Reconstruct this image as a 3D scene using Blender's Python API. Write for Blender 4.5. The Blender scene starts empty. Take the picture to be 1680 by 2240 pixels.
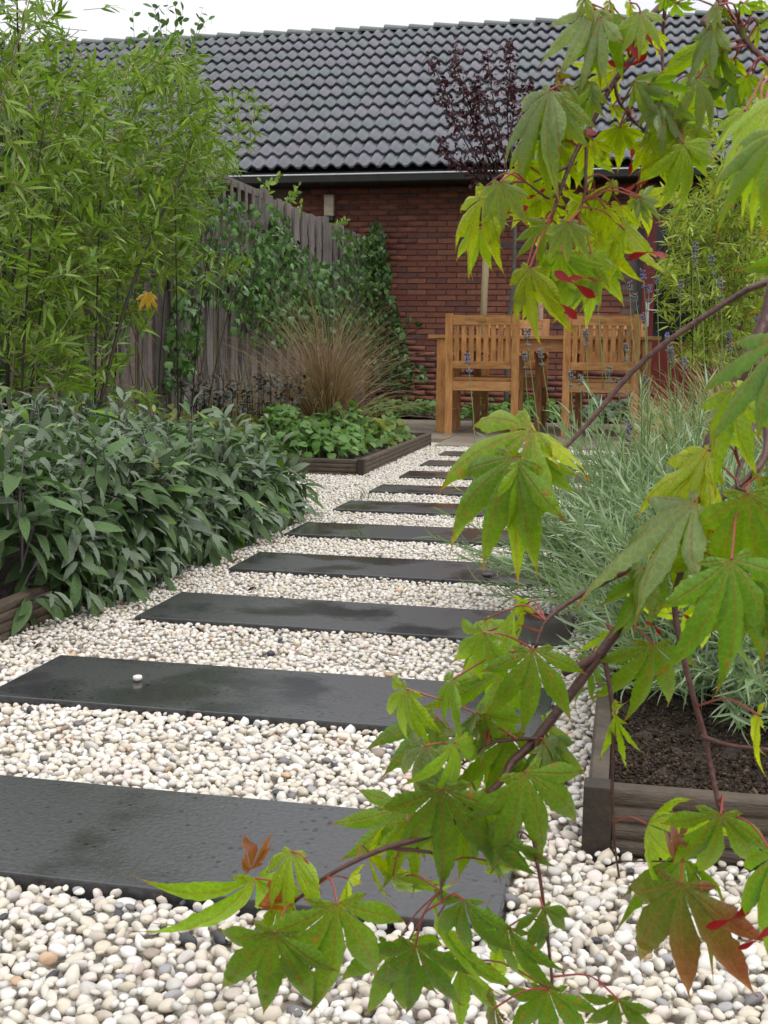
import bpy, bmesh, math, random
import numpy as np
from mathutils import Matrix, Vector

# ------------------------------------------------------------------ camera, sky, sun, exposure
rng = np.random.default_rng(7)
random.seed(7)
scene = bpy.context.scene
COL = scene.collection

F_PX, YAW, PITCH, ROLL, CAM_H = 2546.0, 0.2044, 0.1372, 0.0111, 0.640
_fw = np.array([-math.sin(YAW) * math.cos(PITCH), math.cos(YAW) * math.cos(PITCH), -math.sin(PITCH)])
_r0 = np.array([math.cos(YAW), math.sin(YAW), 0.0]); _u0 = np.cross(_r0, _fw)
_r = _r0 * math.cos(ROLL) + _u0 * math.sin(ROLL); _u = -_r0 * math.sin(ROLL) + _u0 * math.cos(ROLL)
CAM = np.array([0, 0, CAM_H])
cam_data = bpy.data.cameras.new('camera'); cam = bpy.data.objects.new('camera', cam_data); COL.objects.link(cam)
cam_data.sensor_fit = 'VERTICAL'; cam_data.sensor_height = 24.0; cam_data.lens = F_PX / 2240 * 24.0
cam_data.clip_start = 0.02; cam_data.clip_end = 2000
cam_data.dof.use_dof = True; cam_data.dof.focus_distance = 2.3; cam_data.dof.aperture_fstop = 24
cam.matrix_world = Matrix(((_r[0], _u[0], -_fw[0], 0), (_r[1], _u[1], -_fw[1], 0), (_r[2], _u[2], -_fw[2], CAM_H), (0, 0, 0, 1)))
scene.camera = cam

SUN_EL, SUN_AZ = math.radians(56), math.radians(120)     # azimuth clockwise from +Y (the house)
world = bpy.data.worlds.new('World'); scene.world = world; world.use_nodes = True
wn = world.node_tree.nodes; wl = world.node_tree.links; wn.clear()
sky = wn.new('ShaderNodeTexSky'); sky.sky_type = 'NISHITA'; sky.sun_disc = False
sky.sun_elevation = SUN_EL; sky.sun_rotation = SUN_AZ; sky.dust_density = 3.0
bg1 = wn.new('ShaderNodeBackground'); bg1.inputs['Strength'].default_value = 0.10
bg2 = wn.new('ShaderNodeBackground'); bg2.inputs['Strength'].default_value = 1.0
cn = wn.new('ShaderNodeTexNoise'); cn.inputs['Scale'].default_value = 2.2; cn.inputs['Detail'].default_value = 4
cr = wn.new('ShaderNodeValToRGB'); cr.color_ramp.elements[0].position = 0.3; cr.color_ramp.elements[1].position = 0.7
cr.color_ramp.elements[0].color = (0.86, 0.86, 0.93, 1); cr.color_ramp.elements[1].color = (1.12, 1.12, 1.14, 1)
wtc = wn.new('ShaderNodeTexCoord')
mixs = wn.new('ShaderNodeMixShader'); mixs.inputs[0].default_value = 0.85
wo = wn.new('ShaderNodeOutputWorld')
wl.new(wtc.outputs['Generated'], cn.inputs['Vector']); wl.new(cn.outputs['Fac'], cr.inputs['Fac']); 
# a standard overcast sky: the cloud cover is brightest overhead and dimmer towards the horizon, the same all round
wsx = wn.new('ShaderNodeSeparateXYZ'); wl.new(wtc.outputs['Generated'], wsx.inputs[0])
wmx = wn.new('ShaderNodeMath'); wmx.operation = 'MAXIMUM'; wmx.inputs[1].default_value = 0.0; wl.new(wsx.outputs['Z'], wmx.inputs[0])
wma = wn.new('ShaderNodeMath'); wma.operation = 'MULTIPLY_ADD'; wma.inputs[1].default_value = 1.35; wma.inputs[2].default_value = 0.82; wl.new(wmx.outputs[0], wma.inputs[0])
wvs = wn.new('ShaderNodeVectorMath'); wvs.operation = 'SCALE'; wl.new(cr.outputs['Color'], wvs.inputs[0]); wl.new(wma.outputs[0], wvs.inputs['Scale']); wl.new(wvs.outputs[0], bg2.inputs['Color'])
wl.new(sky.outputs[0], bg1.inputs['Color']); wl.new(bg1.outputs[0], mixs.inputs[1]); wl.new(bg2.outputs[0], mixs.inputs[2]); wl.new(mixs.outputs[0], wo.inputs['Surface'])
sun_d = bpy.data.lights.new('sun', 'SUN'); sun_d.energy = 1.5; sun_d.angle = math.radians(20); sun_d.color = (1.0, 0.96, 0.90)
sun = bpy.data.objects.new('sun', sun_d); COL.objects.link(sun); sun.location = (3, -2, 6)
_sd = Vector((math.sin(SUN_AZ) * math.cos(SUN_EL), math.cos(SUN_AZ) * math.cos(SUN_EL), math.sin(SUN_EL)))
sun.rotation_euler = _sd.to_track_quat('Z', 'Y').to_euler()
scene.view_settings.view_transform = 'Standard'; scene.view_settings.look = 'None'
scene.view_settings.exposure = 0.0; scene.view_settings.gamma = 1.0; scene.view_settings.use_curve_mapping = False
scene.render.engine = 'CYCLES'
scene.cycles.max_bounces = 8; scene.cycles.transparent_max_bounces = 8

# ------------------------------------------------------------------ photograph rays (real distances are always given)
def ray(x, y): return _fw + _r * ((x - 840) / F_PX) + _u * ((1120 - y) / F_PX)
def at_d(x, y, d): return CAM + d * ray(x, y)
def at_x(x, y, X): d = ray(x, y); return CAM + d * (X / d[0])
def at_y(x, y, Y): d = ray(x, y); return CAM + d * (Y / d[1])
def at_z(x, y, z): d = ray(x, y); return CAM + d * ((z - CAM_H) / d[2])
def to_px(P):
    d = np.asarray(P, float) - CAM; z = d @ _fw
    return np.stack([840 + F_PX * (d @ _r) / z, 1120 - F_PX * (d @ _u) / z], -1), z

# ------------------------------------------------------------------ object helpers
def link(o, parent=None, M=None):
    COL.objects.link(o)
    if parent is not None: o.parent = parent
    if M is not None: o.matrix_basis = M
    return o
def tag(o, label=None, cat=None, group=None, kind=None):
    if label: o['label'] = label
    if cat: o['category'] = cat
    if group: o['group'] = group
    if kind: o['kind'] = kind
    return o
def thing(name, label, cat, loc=(0, 0, 0), group=None):
    o = bpy.data.objects.new(name, None); o.empty_display_size = 0.05
    COL.objects.link(o); o.location = loc
    return tag(o, label, cat, group)
def new_mesh(name, V, F, mat, col=None, lv=None, smooth=False):
    V = np.asarray(V, np.float32).reshape(-1, 3)
    me = bpy.data.meshes.new(name)
    if isinstance(F, np.ndarray):
        m, k = F.shape
        me.vertices.add(len(V)); me.vertices.foreach_set('co', V.ravel())
        me.loops.add(m * k); me.loops.foreach_set('vertex_index', F.astype(np.int32).ravel())
        me.polygons.add(m); me.polygons.foreach_set('loop_start', np.arange(0, m * k, k, dtype=np.int32))
        me.update(calc_edges=True)
    else:
        me.from_pydata([tuple(v) for v in V], [], F)
    if col is not None:
        a = me.attributes.new('Col', 'FLOAT_COLOR', 'POINT')
        c = np.ones((len(V), 4), np.float32); c[:, :3] = col; a.data.foreach_set('color', c.ravel())
    if lv is not None:
        a = me.attributes.new('lv', 'FLOAT_VECTOR', 'POINT'); a.data.foreach_set('vector', np.asarray(lv, np.float32).ravel())
    if smooth: me.polygons.foreach_set('use_smooth', np.ones(len(me.polygons), bool))
    if mat: me.materials.append(mat)
    return me
def obj(name, me, parent=None, loc=None, M=None):
    o = bpy.data.objects.new(name, me); link(o, parent, M)
    if loc is not None: o.location = loc
    return o
class MB:
    """collects boxes, bars, tubes and prisms into one mesh"""
    def __init__(s): s.V = []; s.F = []
    def add(s, V, F):
        n = len(s.V); s.V += [tuple(v) for v in V]; s.F += [tuple(i + n for i in f) for f in F]; return s
    def box(s, x0, x1, y0, y1, z0, z1):
        V = [(x, y, z) for z in (z0, z1) for y in (y0, y1) for x in (x0, x1)]
        return s.add(V, [(0, 2, 3, 1), (4, 5, 7, 6), (0, 1, 5, 4), (2, 6, 7, 3), (0, 4, 6, 2), (1, 3, 7, 5)])
    def bbox(s, x0, x1, y0, y1, z0, z1, b):
        """box with chamfered edges"""
        bm = bmesh.new(); bmesh.ops.create_cube(bm, size=1)
        for v in bm.verts: v.co = Vector(((x0 + x1) / 2 + v.co.x * (x1 - x0), (y0 + y1) / 2 + v.co.y * (y1 - y0), (z0 + z1) / 2 + v.co.z * (z1 - z0)))
        bmesh.ops.bevel(bm, geom=bm.edges[:], offset=b, segments=2, affect='EDGES', profile=0.6)
        s.add([v.co[:] for v in bm.verts], [[v.index for v in f.verts] for f in bm.faces]) if not bm.verts.index_update() else None
        bm.free(); return s
    def beam(s, A, B, w, h, up=(0, 0, 1)):
        A, B = np.array(A, float), np.array(B, float); d = B - A; d /= np.linalg.norm(d)
        x = np.cross(d, up); x /= np.linalg.norm(x); z = np.cross(x, d)
        V = [P + x * (sx * w / 2) + z * (sz * h / 2) for P in (A, B) for sx, sz in ((-1, -1), (1, -1), (1, 1), (-1, 1))]
        return s.add(V, [(0, 3, 2, 1), (4, 5, 6, 7)] + [(i, (i + 1) % 4, 4 + (i + 1) % 4, 4 + i) for i in range(4)])
    def tube(s, pts, rad, n=7, smooth=3):
        P = np.array(pts, float); R = np.array(rad, float) * np.ones(len(P))
        if smooth > 1 and len(P) > 2:
            E0 = np.vstack([2 * P[0] - P[1], P, 2 * P[-1] - P[-2]]); Q = []; RR = []
            for i in range(len(P) - 1):
                p0, p1, p2, p3 = E0[i:i + 4]
                for t in np.arange(smooth) / smooth:
                    Q.append(0.5 * (2 * p1 + (p2 - p0) * t + (2 * p0 - 5 * p1 + 4 * p2 - p3) * t * t + (3 * p1 - p0 - 3 * p2 + p3) * t ** 3))
                    RR.append(R[i] * (1 - t) + R[i + 1] * t)
            Q.append(P[-1]); RR.append(R[-1]); P = np.array(Q); R = np.array(RR)
        T = np.gradient(P, axis=0); V = []; x = None
        for i in range(len(P)):
            t = T[i] / (np.linalg.norm(T[i]) + 1e-12)
            if x is None: x = np.cross(t, (0.3, 0.1, 0.9) if abs(t[2]) < .9 else (1, 0, 0))
            x = x - t * (x @ t); x /= np.linalg.norm(x); y = np.cross(t, x)
            for k in range(n):
                a = 2 * math.pi * k / n; V.append(P[i] + (x * math.cos(a) + y * math.sin(a)) * R[i])
        m = len(P)
        Fc = [(i * n + k, i * n + (k + 1) % n, (i + 1) * n + (k + 1) % n, (i + 1) * n + k) for i in range(m - 1) for k in range(n)]
        Fc += [tuple(range(n - 1, -1, -1)), tuple(range((m - 1) * n, m * n))]
        return s.add(V, Fc)
    def prism(s, prof, axis, a0, a1):
        """extrudes a closed 2D profile (given in the plane across the axis) from a0 to a1"""
        n = len(prof)
        def pt(p, a): return (a, p[0], p[1]) if axis == 'x' else ((p[0], a, p[1]) if axis == 'y' else (p[0], p[1], a))
        V = [pt(p, a) for a in (a0, a1) for p in prof]
        return s.add(V, [tuple(range(n)), tuple(range(2 * n - 1, n - 1, -1))] + [(i, n + i, n + (i + 1) % n, (i + 1) % n) for i in range(n)])
    def build(s, name, mat, parent=None, loc=None, smooth=False):
        me = bpy.data.meshes.new(name); me.from_pydata(s.V, [], s.F)
        bm = bmesh.new(); bm.from_mesh(me); bmesh.ops.recalc_face_normals(bm, faces=bm.faces); bm.to_mesh(me); bm.free()
        if smooth: me.polygons.foreach_set('use_smooth', np.ones(len(me.polygons), bool))
        me.materials.append(mat)
        return obj(name, me, parent, loc)

# ------------------------------------------------------------------ materials
def mat_base(name):
    m = bpy.data.materials.new(name); m.use_nodes = True
    n = m.node_tree.nodes; b = n['Principled BSDF']; return m, n, m.node_tree.links, b
def mat_noise(name, c1, c2, scale=8, rough=0.7, bump=0.2, bscale=None, stretch=(1, 1, 1), detail=6, rough2=None, spec=0.5, c3=None, coord='Object', bdist=0.01):
    m, n, l, b = mat_base(name)
    tc = n.new('ShaderNodeTexCoord'); mp = n.new('ShaderNodeMapping'); mp.inputs['Scale'].default_value = stretch
    l.new(tc.outputs[coord], mp.inputs[0])
    t = n.new('ShaderNodeTexNoise'); t.inputs['Scale'].default_value = scale; t.inputs['Detail'].default_value = detail; t.inputs['Roughness'].default_value = 0.65
    l.new(mp.outputs[0], t.inputs['Vector'])
    r = n.new('ShaderNodeValToRGB'); r.color_ramp.elements[0].position = 0.32; r.color_ramp.elements[1].position = 0.68
    r.color_ramp.elements[0].color = (*c1, 1); r.color_ramp.elements[1].color = (*c2, 1)
    if c3: e = r.color_ramp.elements.new(0.5); e.color = (*c3, 1)
    l.new(t.outputs['Fac'], r.inputs['Fac'])
    oi = n.new('ShaderNodeObjectInfo'); hs = n.new('ShaderNodeHueSaturation')
    mr = n.new('ShaderNodeMapRange'); mr.inputs['To Min'].default_value = 0.86; mr.inputs['To Max'].default_value = 1.14
    l.new(oi.outputs['Random'], mr.inputs['Value']); l.new(mr.outputs[0], hs.inputs['Value'])
    l.new(r.outputs['Color'], hs.inputs['Color']); l.new(hs.outputs[0], b.inputs['Base Color'])
    b.inputs['Roughness'].default_value = rough; b.inputs['Specular IOR Level'].default_value = spec
    if rough2 is not None:
        t3 = n.new('ShaderNodeTexNoise'); t3.inputs['Scale'].default_value = scale * 0.45; t3.inputs['Detail'].default_value = 3; l.new(mp.outputs[0], t3.inputs['Vector'])
        m3 = n.new('ShaderNodeMapRange'); m3.inputs['From Min'].default_value = 0.4; m3.inputs['From Max'].default_value = 0.62
        m3.inputs['To Min'].default_value = rough; m3.inputs['To Max'].default_value = rough2; l.new(t3.outputs['Fac'], m3.inputs['Value']); l.new(m3.outputs[0], b.inputs['Roughness'])
    if bump:
        t2 = n.new('ShaderNodeTexNoise'); t2.inputs['Scale'].default_value = bscale or scale * 4; t2.inputs['Detail'].default_value = 4; l.new(mp.outputs[0], t2.inputs['Vector'])
        bp = n.new('ShaderNodeBump'); bp.inputs['Strength'].default_value = bump; bp.inputs['Distance'].default_value = bdist; l.new(t2.outputs['Fac'], bp.inputs['Height']); l.new(bp.outputs[0], b.inputs['Normal'])
    return m
def mat_leaf(name, rough=0.45, trans=0.4, tmul=(1.5, 1.7, 0.7), spec=0.4, veins=False, fuzz=0.0, crinkle=0.0):
    """leaf: the blade's own colour from the mesh, light passing through it"""
    m, n, l, b = mat_base(name)
    a = n.new('ShaderNodeAttribute'); a.attribute_name = 'Col'
    tc = n.new('ShaderNodeTexCoord')
    t = n.new('ShaderNodeTexNoise'); t.inputs['Scale'].default_value = 14 if not veins else 3.0; t.inputs['Detail'].default_value = 4; l.new(tc.outputs['Object'], t.inputs['Vector'])
    mr = n.new('ShaderNodeMapRange'); mr.inputs['To Min'].default_value = 0.72; mr.inputs['To Max'].default_value = 1.28; l.new(t.outputs['Fac'], mr.inputs['Value'])
    vm = n.new('ShaderNodeVectorMath'); vm.operation = 'SCALE'; l.new(a.outputs['Color'], vm.inputs[0]); l.new(mr.outputs[0], vm.inputs['Scale'])
    colr = vm.outputs[0]
    if crinkle:
        tk = n.new('ShaderNodeTexVoronoi'); tk.inputs['Scale'].default_value = 22; l.new(tc.outputs['Object'], tk.inputs['Vector'])
        bk = n.new('ShaderNodeBump'); bk.inputs['Strength'].default_value = crinkle; bk.inputs['Distance'].default_value = 0.003; l.new(tk.outputs['Distance'], bk.inputs['Height']); l.new(bk.outputs[0], b.inputs['Normal'])
    if veins:
        av = n.new('ShaderNodeAttribute'); av.attribute_name = 'lv'
        sp = n.new('ShaderNodeSeparateXYZ'); l.new(av.outputs['Vector'], sp.inputs[0])
        ab = n.new('ShaderNodeMath'); ab.operation = 'ABSOLUTE'; l.new(sp.outputs['X'], ab.inputs[0])
        v1 = n.new('ShaderNodeMapRange'); v1.interpolation_type = 'SMOOTHSTEP'; v1.inputs['From Min'].default_value = 0.014; v1.inputs['From Max'].default_value = 0.002; l.new(ab.outputs[0], v1.inputs['Value'])
        v1.inputs['To Max'].default_value = 0.42
        mx = n.new('ShaderNodeMix'); mx.data_type = 'RGBA'; mx.inputs['B'].default_value = (0.30, 0.13, 0.06, 1)
        l.new(v1.outputs[0], mx.inputs['Factor']); l.new(colr, mx.inputs['A'])
        # rust spots and reddened tips
        v2 = n.new('ShaderNodeMapRange'); v2.interpolation_type = 'SMOOTHSTEP'; v2.inputs['From Min'].default_value = 0.84; v2.inputs['From Max'].default_value = 1.0; v2.inputs['To Max'].default_value = 0.8; l.new(sp.outputs['Y'], v2.inputs['Value'])
        mx2 = n.new('ShaderNodeMix'); mx2.data_type = 'RGBA'; mx2.inputs['B'].default_value = (0.30, 0.10, 0.02, 1)
        l.new(v2.outputs[0], mx2.inputs['Factor']); l.new(mx.outputs['Result'], mx2.inputs['A'])
        oi = n.new('ShaderNodeObjectInfo'); ad = n.new('ShaderNodeVectorMath'); l.new(tc.outputs['Object'], ad.inputs[0]); l.new(oi.outputs['Location'], ad.inputs[1])
        vo = n.new('ShaderNodeTexVoronoi'); vo.inputs['Scale'].default_value = 4.5; l.new(ad.outputs[0], vo.inputs['Vector'])
        v3 = n.new('ShaderNodeMapRange'); v3.inputs['From Min'].default_value = 0.16; v3.inputs['From Max'].default_value = 0.08; v3.inputs['To Max'].default_value = 0.55; l.new(vo.outputs['Distance'], v3.inputs['Value'])
        mx3 = n.new('ShaderNodeMix'); mx3.data_type = 'RGBA'; mx3.inputs['B'].default_value = (0.40, 0.13, 0.03, 1)
        l.new(v3.outputs[0], mx3.inputs['Factor']); l.new(mx2.outputs['Result'], mx3.inputs['A'])
        ve = n.new('ShaderNodeTexVoronoi'); ve.feature = 'DISTANCE_TO_EDGE'; ve.inputs['Scale'].default_value = 17; l.new(tc.outputs['Object'], ve.inputs['Vector'])
        vr = n.new('ShaderNodeMapRange'); vr.inputs['From Max'].default_value = 0.10; vr.inputs['To Min'].default_value = 1.22; vr.inputs['To Max'].default_value = 0.96; l.new(ve.outputs['Distance'], vr.inputs['Value'])
        vs = n.new('ShaderNodeVectorMath'); vs.operation = 'SCALE'; l.new(mx3.outputs['Result'], vs.inputs[0]); l.new(vr.outputs[0], vs.inputs['Scale'])
        colr = vs.outputs[0]
        # side veins as fine relief
        m1 = n.new('ShaderNodeMath'); m1.operation = 'MULTIPLY_ADD'; m1.inputs[1].default_value = -0.9; l.new(ab.outputs[0], m1.inputs[0]); l.new(sp.outputs['Y'], m1.inputs[2])
        m2 = n.new('ShaderNodeMath'); m2.operation = 'MULTIPLY'; m2.inputs[1].default_value = 80; l.new(m1.outputs[0], m2.inputs[0])
        m3 = n.new('ShaderNodeMath'); m3.operation = 'SINE'; l.new(m2.outputs[0], m3.inputs[0])
        bp = n.new('ShaderNodeBump'); vh = n.new('ShaderNodeMath'); vh.operation = 'MULTIPLY_ADD'; vh.inputs[1].default_value = -2.2; l.new(v1.outputs[0], vh.inputs[0]); m4 = n.new('ShaderNodeMath'); m4.operation = 'MULTIPLY'; m4.inputs[1].default_value = 0.12; l.new(m3.outputs[0], m4.inputs[0]); l.new(m4.outputs[0], vh.inputs[2]); bp.inputs['Strength'].default_value = 0.35; bp.inputs['Distance'].default_value = 0.0012; l.new(vh.outputs[0], bp.inputs['Height']); l.new(bp.outputs[0], b.inputs['Normal'])
    l.new(colr, b.inputs['Base Color']); b.inputs['Roughness'].default_value = rough; b.inputs['Specular IOR Level'].default_value = spec
    if fuzz: b.inputs['Sheen Weight'].default_value = fuzz; b.inputs['Sheen Roughness'].default_value = 0.4
    tr = n.new('ShaderNodeBsdfTranslucent'); vt = n.new('ShaderNodeVectorMath'); vt.operation = 'MULTIPLY'; vt.inputs[1].default_value = tmul; l.new(colr, vt.inputs[0]); l.new(vt.outputs[0], tr.inputs['Color'])
    ms = n.new('ShaderNodeMixShader'); ms.inputs[0].default_value = trans
    l.new(b.outputs[0], ms.inputs[1]); l.new(tr.outputs[0], ms.inputs[2]); l.new(ms.outputs[0], n['Material Output'].inputs['Surface'])
    return m
def mat_col(name, rough=0.6, spec=0.5, bump=0.0, bscale=60, var=0.15, speck=None):
    m, n, l, b = mat_base(name)
    a = n.new('ShaderNodeAttribute'); a.attribute_name = 'Col'; tc = n.new('ShaderNodeNewGeometry')
    t = n.new('ShaderNodeTexNoise'); t.inputs['Scale'].default_value = bscale; t.inputs['Detail'].default_value = 4; l.new(tc.outputs['Position'], t.inputs['Vector'])
    mr = n.new('ShaderNodeMapRange'); mr.inputs['To Min'].default_value = 1 - var; mr.inputs['To Max'].default_value = 1 + var; l.new(t.outputs['Fac'], mr.inputs['Value'])
    vm = n.new('ShaderNodeVectorMath'); vm.operation = 'SCALE'; l.new(a.outputs['Color'], vm.inputs[0]); l.new(mr.outputs[0], vm.inputs['Scale']); l.new(vm.outputs[0], b.inputs['Base Color'])
    b.inputs['Roughness'].default_value = rough; b.inputs['Specular IOR Level'].default_value = spec
    if bump:
        bp = n.new('ShaderNodeBump'); bp.inputs['Strength'].default_value = bump; bp.inputs['Distance'].default_value = 0.003; l.new(t.outputs['Fac'], bp.inputs['Height']); l.new(bp.outputs[0], b.inputs['Normal'])
    return m
def mat_plain(name, c, rough=0.5, metal=0.0, spec=0.5):
    m, n, l, b = mat_base(name); b.inputs['Base Color'].default_value = (*c, 1); b.inputs['Roughness'].default_value = rough; b.inputs['Metallic'].default_value = metal; b.inputs['Specular IOR Level'].default_value = spec
    return m

M = {}
M['ground'] = mat_noise('ground_soil', (0.05, 0.045, 0.03), (0.09, 0.085, 0.05), 3, 0.95, 0.3)
M['gravel_base'] = mat_noise('gravel_base', (0.34, 0.30, 0.24), (0.54, 0.49, 0.42), 60, 0.9, 0.6, 120)
M['pebble'] = mat_col('pebble_stone', 0.5, 0.45, 0.25, 90, 0.13)
M['soil'] = mat_noise('garden_soil', (0.018, 0.012, 0.008), (0.055, 0.038, 0.026), 45, 0.95, 0.9, 110, bdist=0.02)
M['crumb'] = mat_col('soil_crumb', 0.95, 0.2, 0.4, 120, 0.3)
M['paving'] = mat_noise('patio_paving', (0.15, 0.125, 0.095), (0.25, 0.215, 0.165), 5, 0.55, 0.25, 90, rough2=0.3)
M['edging'] = mat_noise('edging_timber', (0.036, 0.026, 0.017), (0.100, 0.074, 0.050), 14, 0.7, 0.35, 60, stretch=(1, 1, 5))
M['edging_end'] = mat_noise('edging_post_timber', (0.017, 0.012, 0.007), (0.042, 0.030, 0.019), 14, 0.75, 0.35, 60)
M['fence'] = mat_noise('weathered_fence', (0.090, 0.076, 0.068), (0.23, 0.205, 0.19), 10, 0.85, 0.45, 50, stretch=(6, 6, 0.7), c3=(0.15, 0.13, 0.118))
M['teak'] = mat_noise('oiled_hardwood', (0.27, 0.118, 0.034), (0.54, 0.290, 0.110), 9, 0.40, 0.2, 60, stretch=(5, 5, 0.8), c3=(0.41, 0.195, 0.062))
M['teak_x'] = mat_noise('oiled_hardwood_rail', (0.27, 0.118, 0.034), (0.54, 0.290, 0.110), 9, 0.40, 0.2, 60, stretch=(0.8, 5, 5), c3=(0.41, 0.195, 0.062))
M['brass'] = mat_plain('brass_plate', (0.34, 0.21, 0.06), 0.4, 0.8)
M['mortar'] = mat_noise('mortar', (0.135, 0.10, 0.085), (0.19, 0.145, 0.125), 30, 0.9, 0.3)
M['brick'] = mat_col('brick_clay', 0.85, 0.3, 0.5, 25, 0.35)
M['tile'] = mat_col('roof_tile_concrete', 0.30, 0.5, 0.1, 5, 0.30)
M['ridge'] = mat_noise('ridge_tile', (0.075, 0.09, 0.08), (0.12, 0.135, 0.125), 12, 0.5, 0.15)
M['zinc'] = mat_noise('zinc_rim', (0.42, 0.44, 0.45), (0.55, 0.57, 0.58), 6, 0.35, 0.05)
M['gutter'] = mat_noise('gutter_dark', (0.016, 0.017, 0.014), (0.028, 0.029, 0.024), 6, 0.6, 0.05, spec=0.25)
M['dark_wood'] = mat_noise('dark_painted_wood', (0.012, 0.012, 0.013), (0.022, 0.022, 0.024), 6, 0.5, 0.05)
M['red_paint'] = mat_noise('red_door_paint', (0.115, 0.009, 0.009), (0.15, 0.012, 0.011), 4, 0.35, 0.03)
M['steel'] = mat_plain('brushed_steel', (0.62, 0.62, 0.60), 0.35, 0.9)
M['lamp_glass'] = mat_noise('frosted_lamp_glass', (0.36, 0.30, 0.20), (0.55, 0.47, 0.34), 14, 0.3, 0.05)
M['black_plastic'] = mat_plain('black_rubber', (0.018, 0.02, 0.024), 0.5)
M['stake'] = mat_noise('stake_pine', (0.15, 0.115, 0.055), (0.26, 0.205, 0.11), 9, 0.7, 0.3, 40, stretch=(5, 5, 0.7))
M['stake2'] = mat_noise('stake_pink', (0.25, 0.15, 0.10), (0.33, 0.21, 0.14), 9, 0.7, 0.3, 40, stretch=(5, 5, 0.7))
M['bark'] = mat_noise('tree_bark', (0.05, 0.05, 0.045), (0.12, 0.12, 0.10), 25, 0.85, 0.4)
M['maple_bark'] = mat_noise('maple_bark', (0.060, 0.022, 0.020), (0.115, 0.045, 0.036), 30, 0.5, 0.3, 120)
M['petiole'] = mat_plain('red_petiole', (0.26, 0.045, 0.035), 0.45)
M['culm'] = mat_noise('bamboo_culm', (0.009, 0.007, 0.006), (0.030, 0.022, 0.012), 10, 0.55, 0.1, spec=0.2)
M['culm_y'] = mat_noise('bamboo_culm_olive', (0.075, 0.065, 0.02), (0.15, 0.12, 0.04), 10, 0.4, 0.1)
M['stem_green'] = mat_noise('green_stem', (0.13, 0.20, 0.055), (0.19, 0.27, 0.085), 20, 0.55, 0.1)
M['stem_purple'] = mat_noise('sage_stem', (0.10, 0.085, 0.09), (0.17, 0.14, 0.15), 20, 0.7, 0.1)
M['ivy_stem'] = mat_plain('ivy_stem', (0.06, 0.045, 0.03), 0.8)
M['leaf_bamboo'] = mat_leaf('bamboo_leaf', 0.42, 0.34, (1.35, 1.5, 0.7))
M['leaf_sage'] = mat_leaf('sage_leaf', 0.7, 0.18, (1.2, 1.5, 0.8), 0.25, fuzz=0.04, crinkle=0.5)
M['leaf_ivy'] = mat_leaf('ivy_leaf', 0.35, 0.22, (1.3, 1.6, 0.6))
M['leaf_soft'] = mat_leaf('soft_leaf', 0.5, 0.35, (1.4, 1.6, 0.6))
M['leaf_dark'] = mat_leaf('purple_leaf', 0.35, 0.2, (2.0, 0.8, 0.6))
M['leaf_maple'] = mat_leaf('maple_leaf', 0.32, 0.48, (1.9, 2.0, 0.15), 0.5, veins=True)
M['leaf_lavender'] = mat_leaf('lavender_leaf', 0.7, 0.25, (1.2, 1.4, 0.9), 0.25)
M['grass'] = mat_leaf('grass_blade', 0.5, 0.3, (1.3, 1.3, 0.9))
M['flower'] = mat_leaf('lavender_flower', 0.7, 0.3, (1.2, 1.0, 1.4), 0.2)
M['samara'] = mat_leaf('red_key', 0.4, 0.35, (1.6, 0.8, 0.8))

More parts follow.
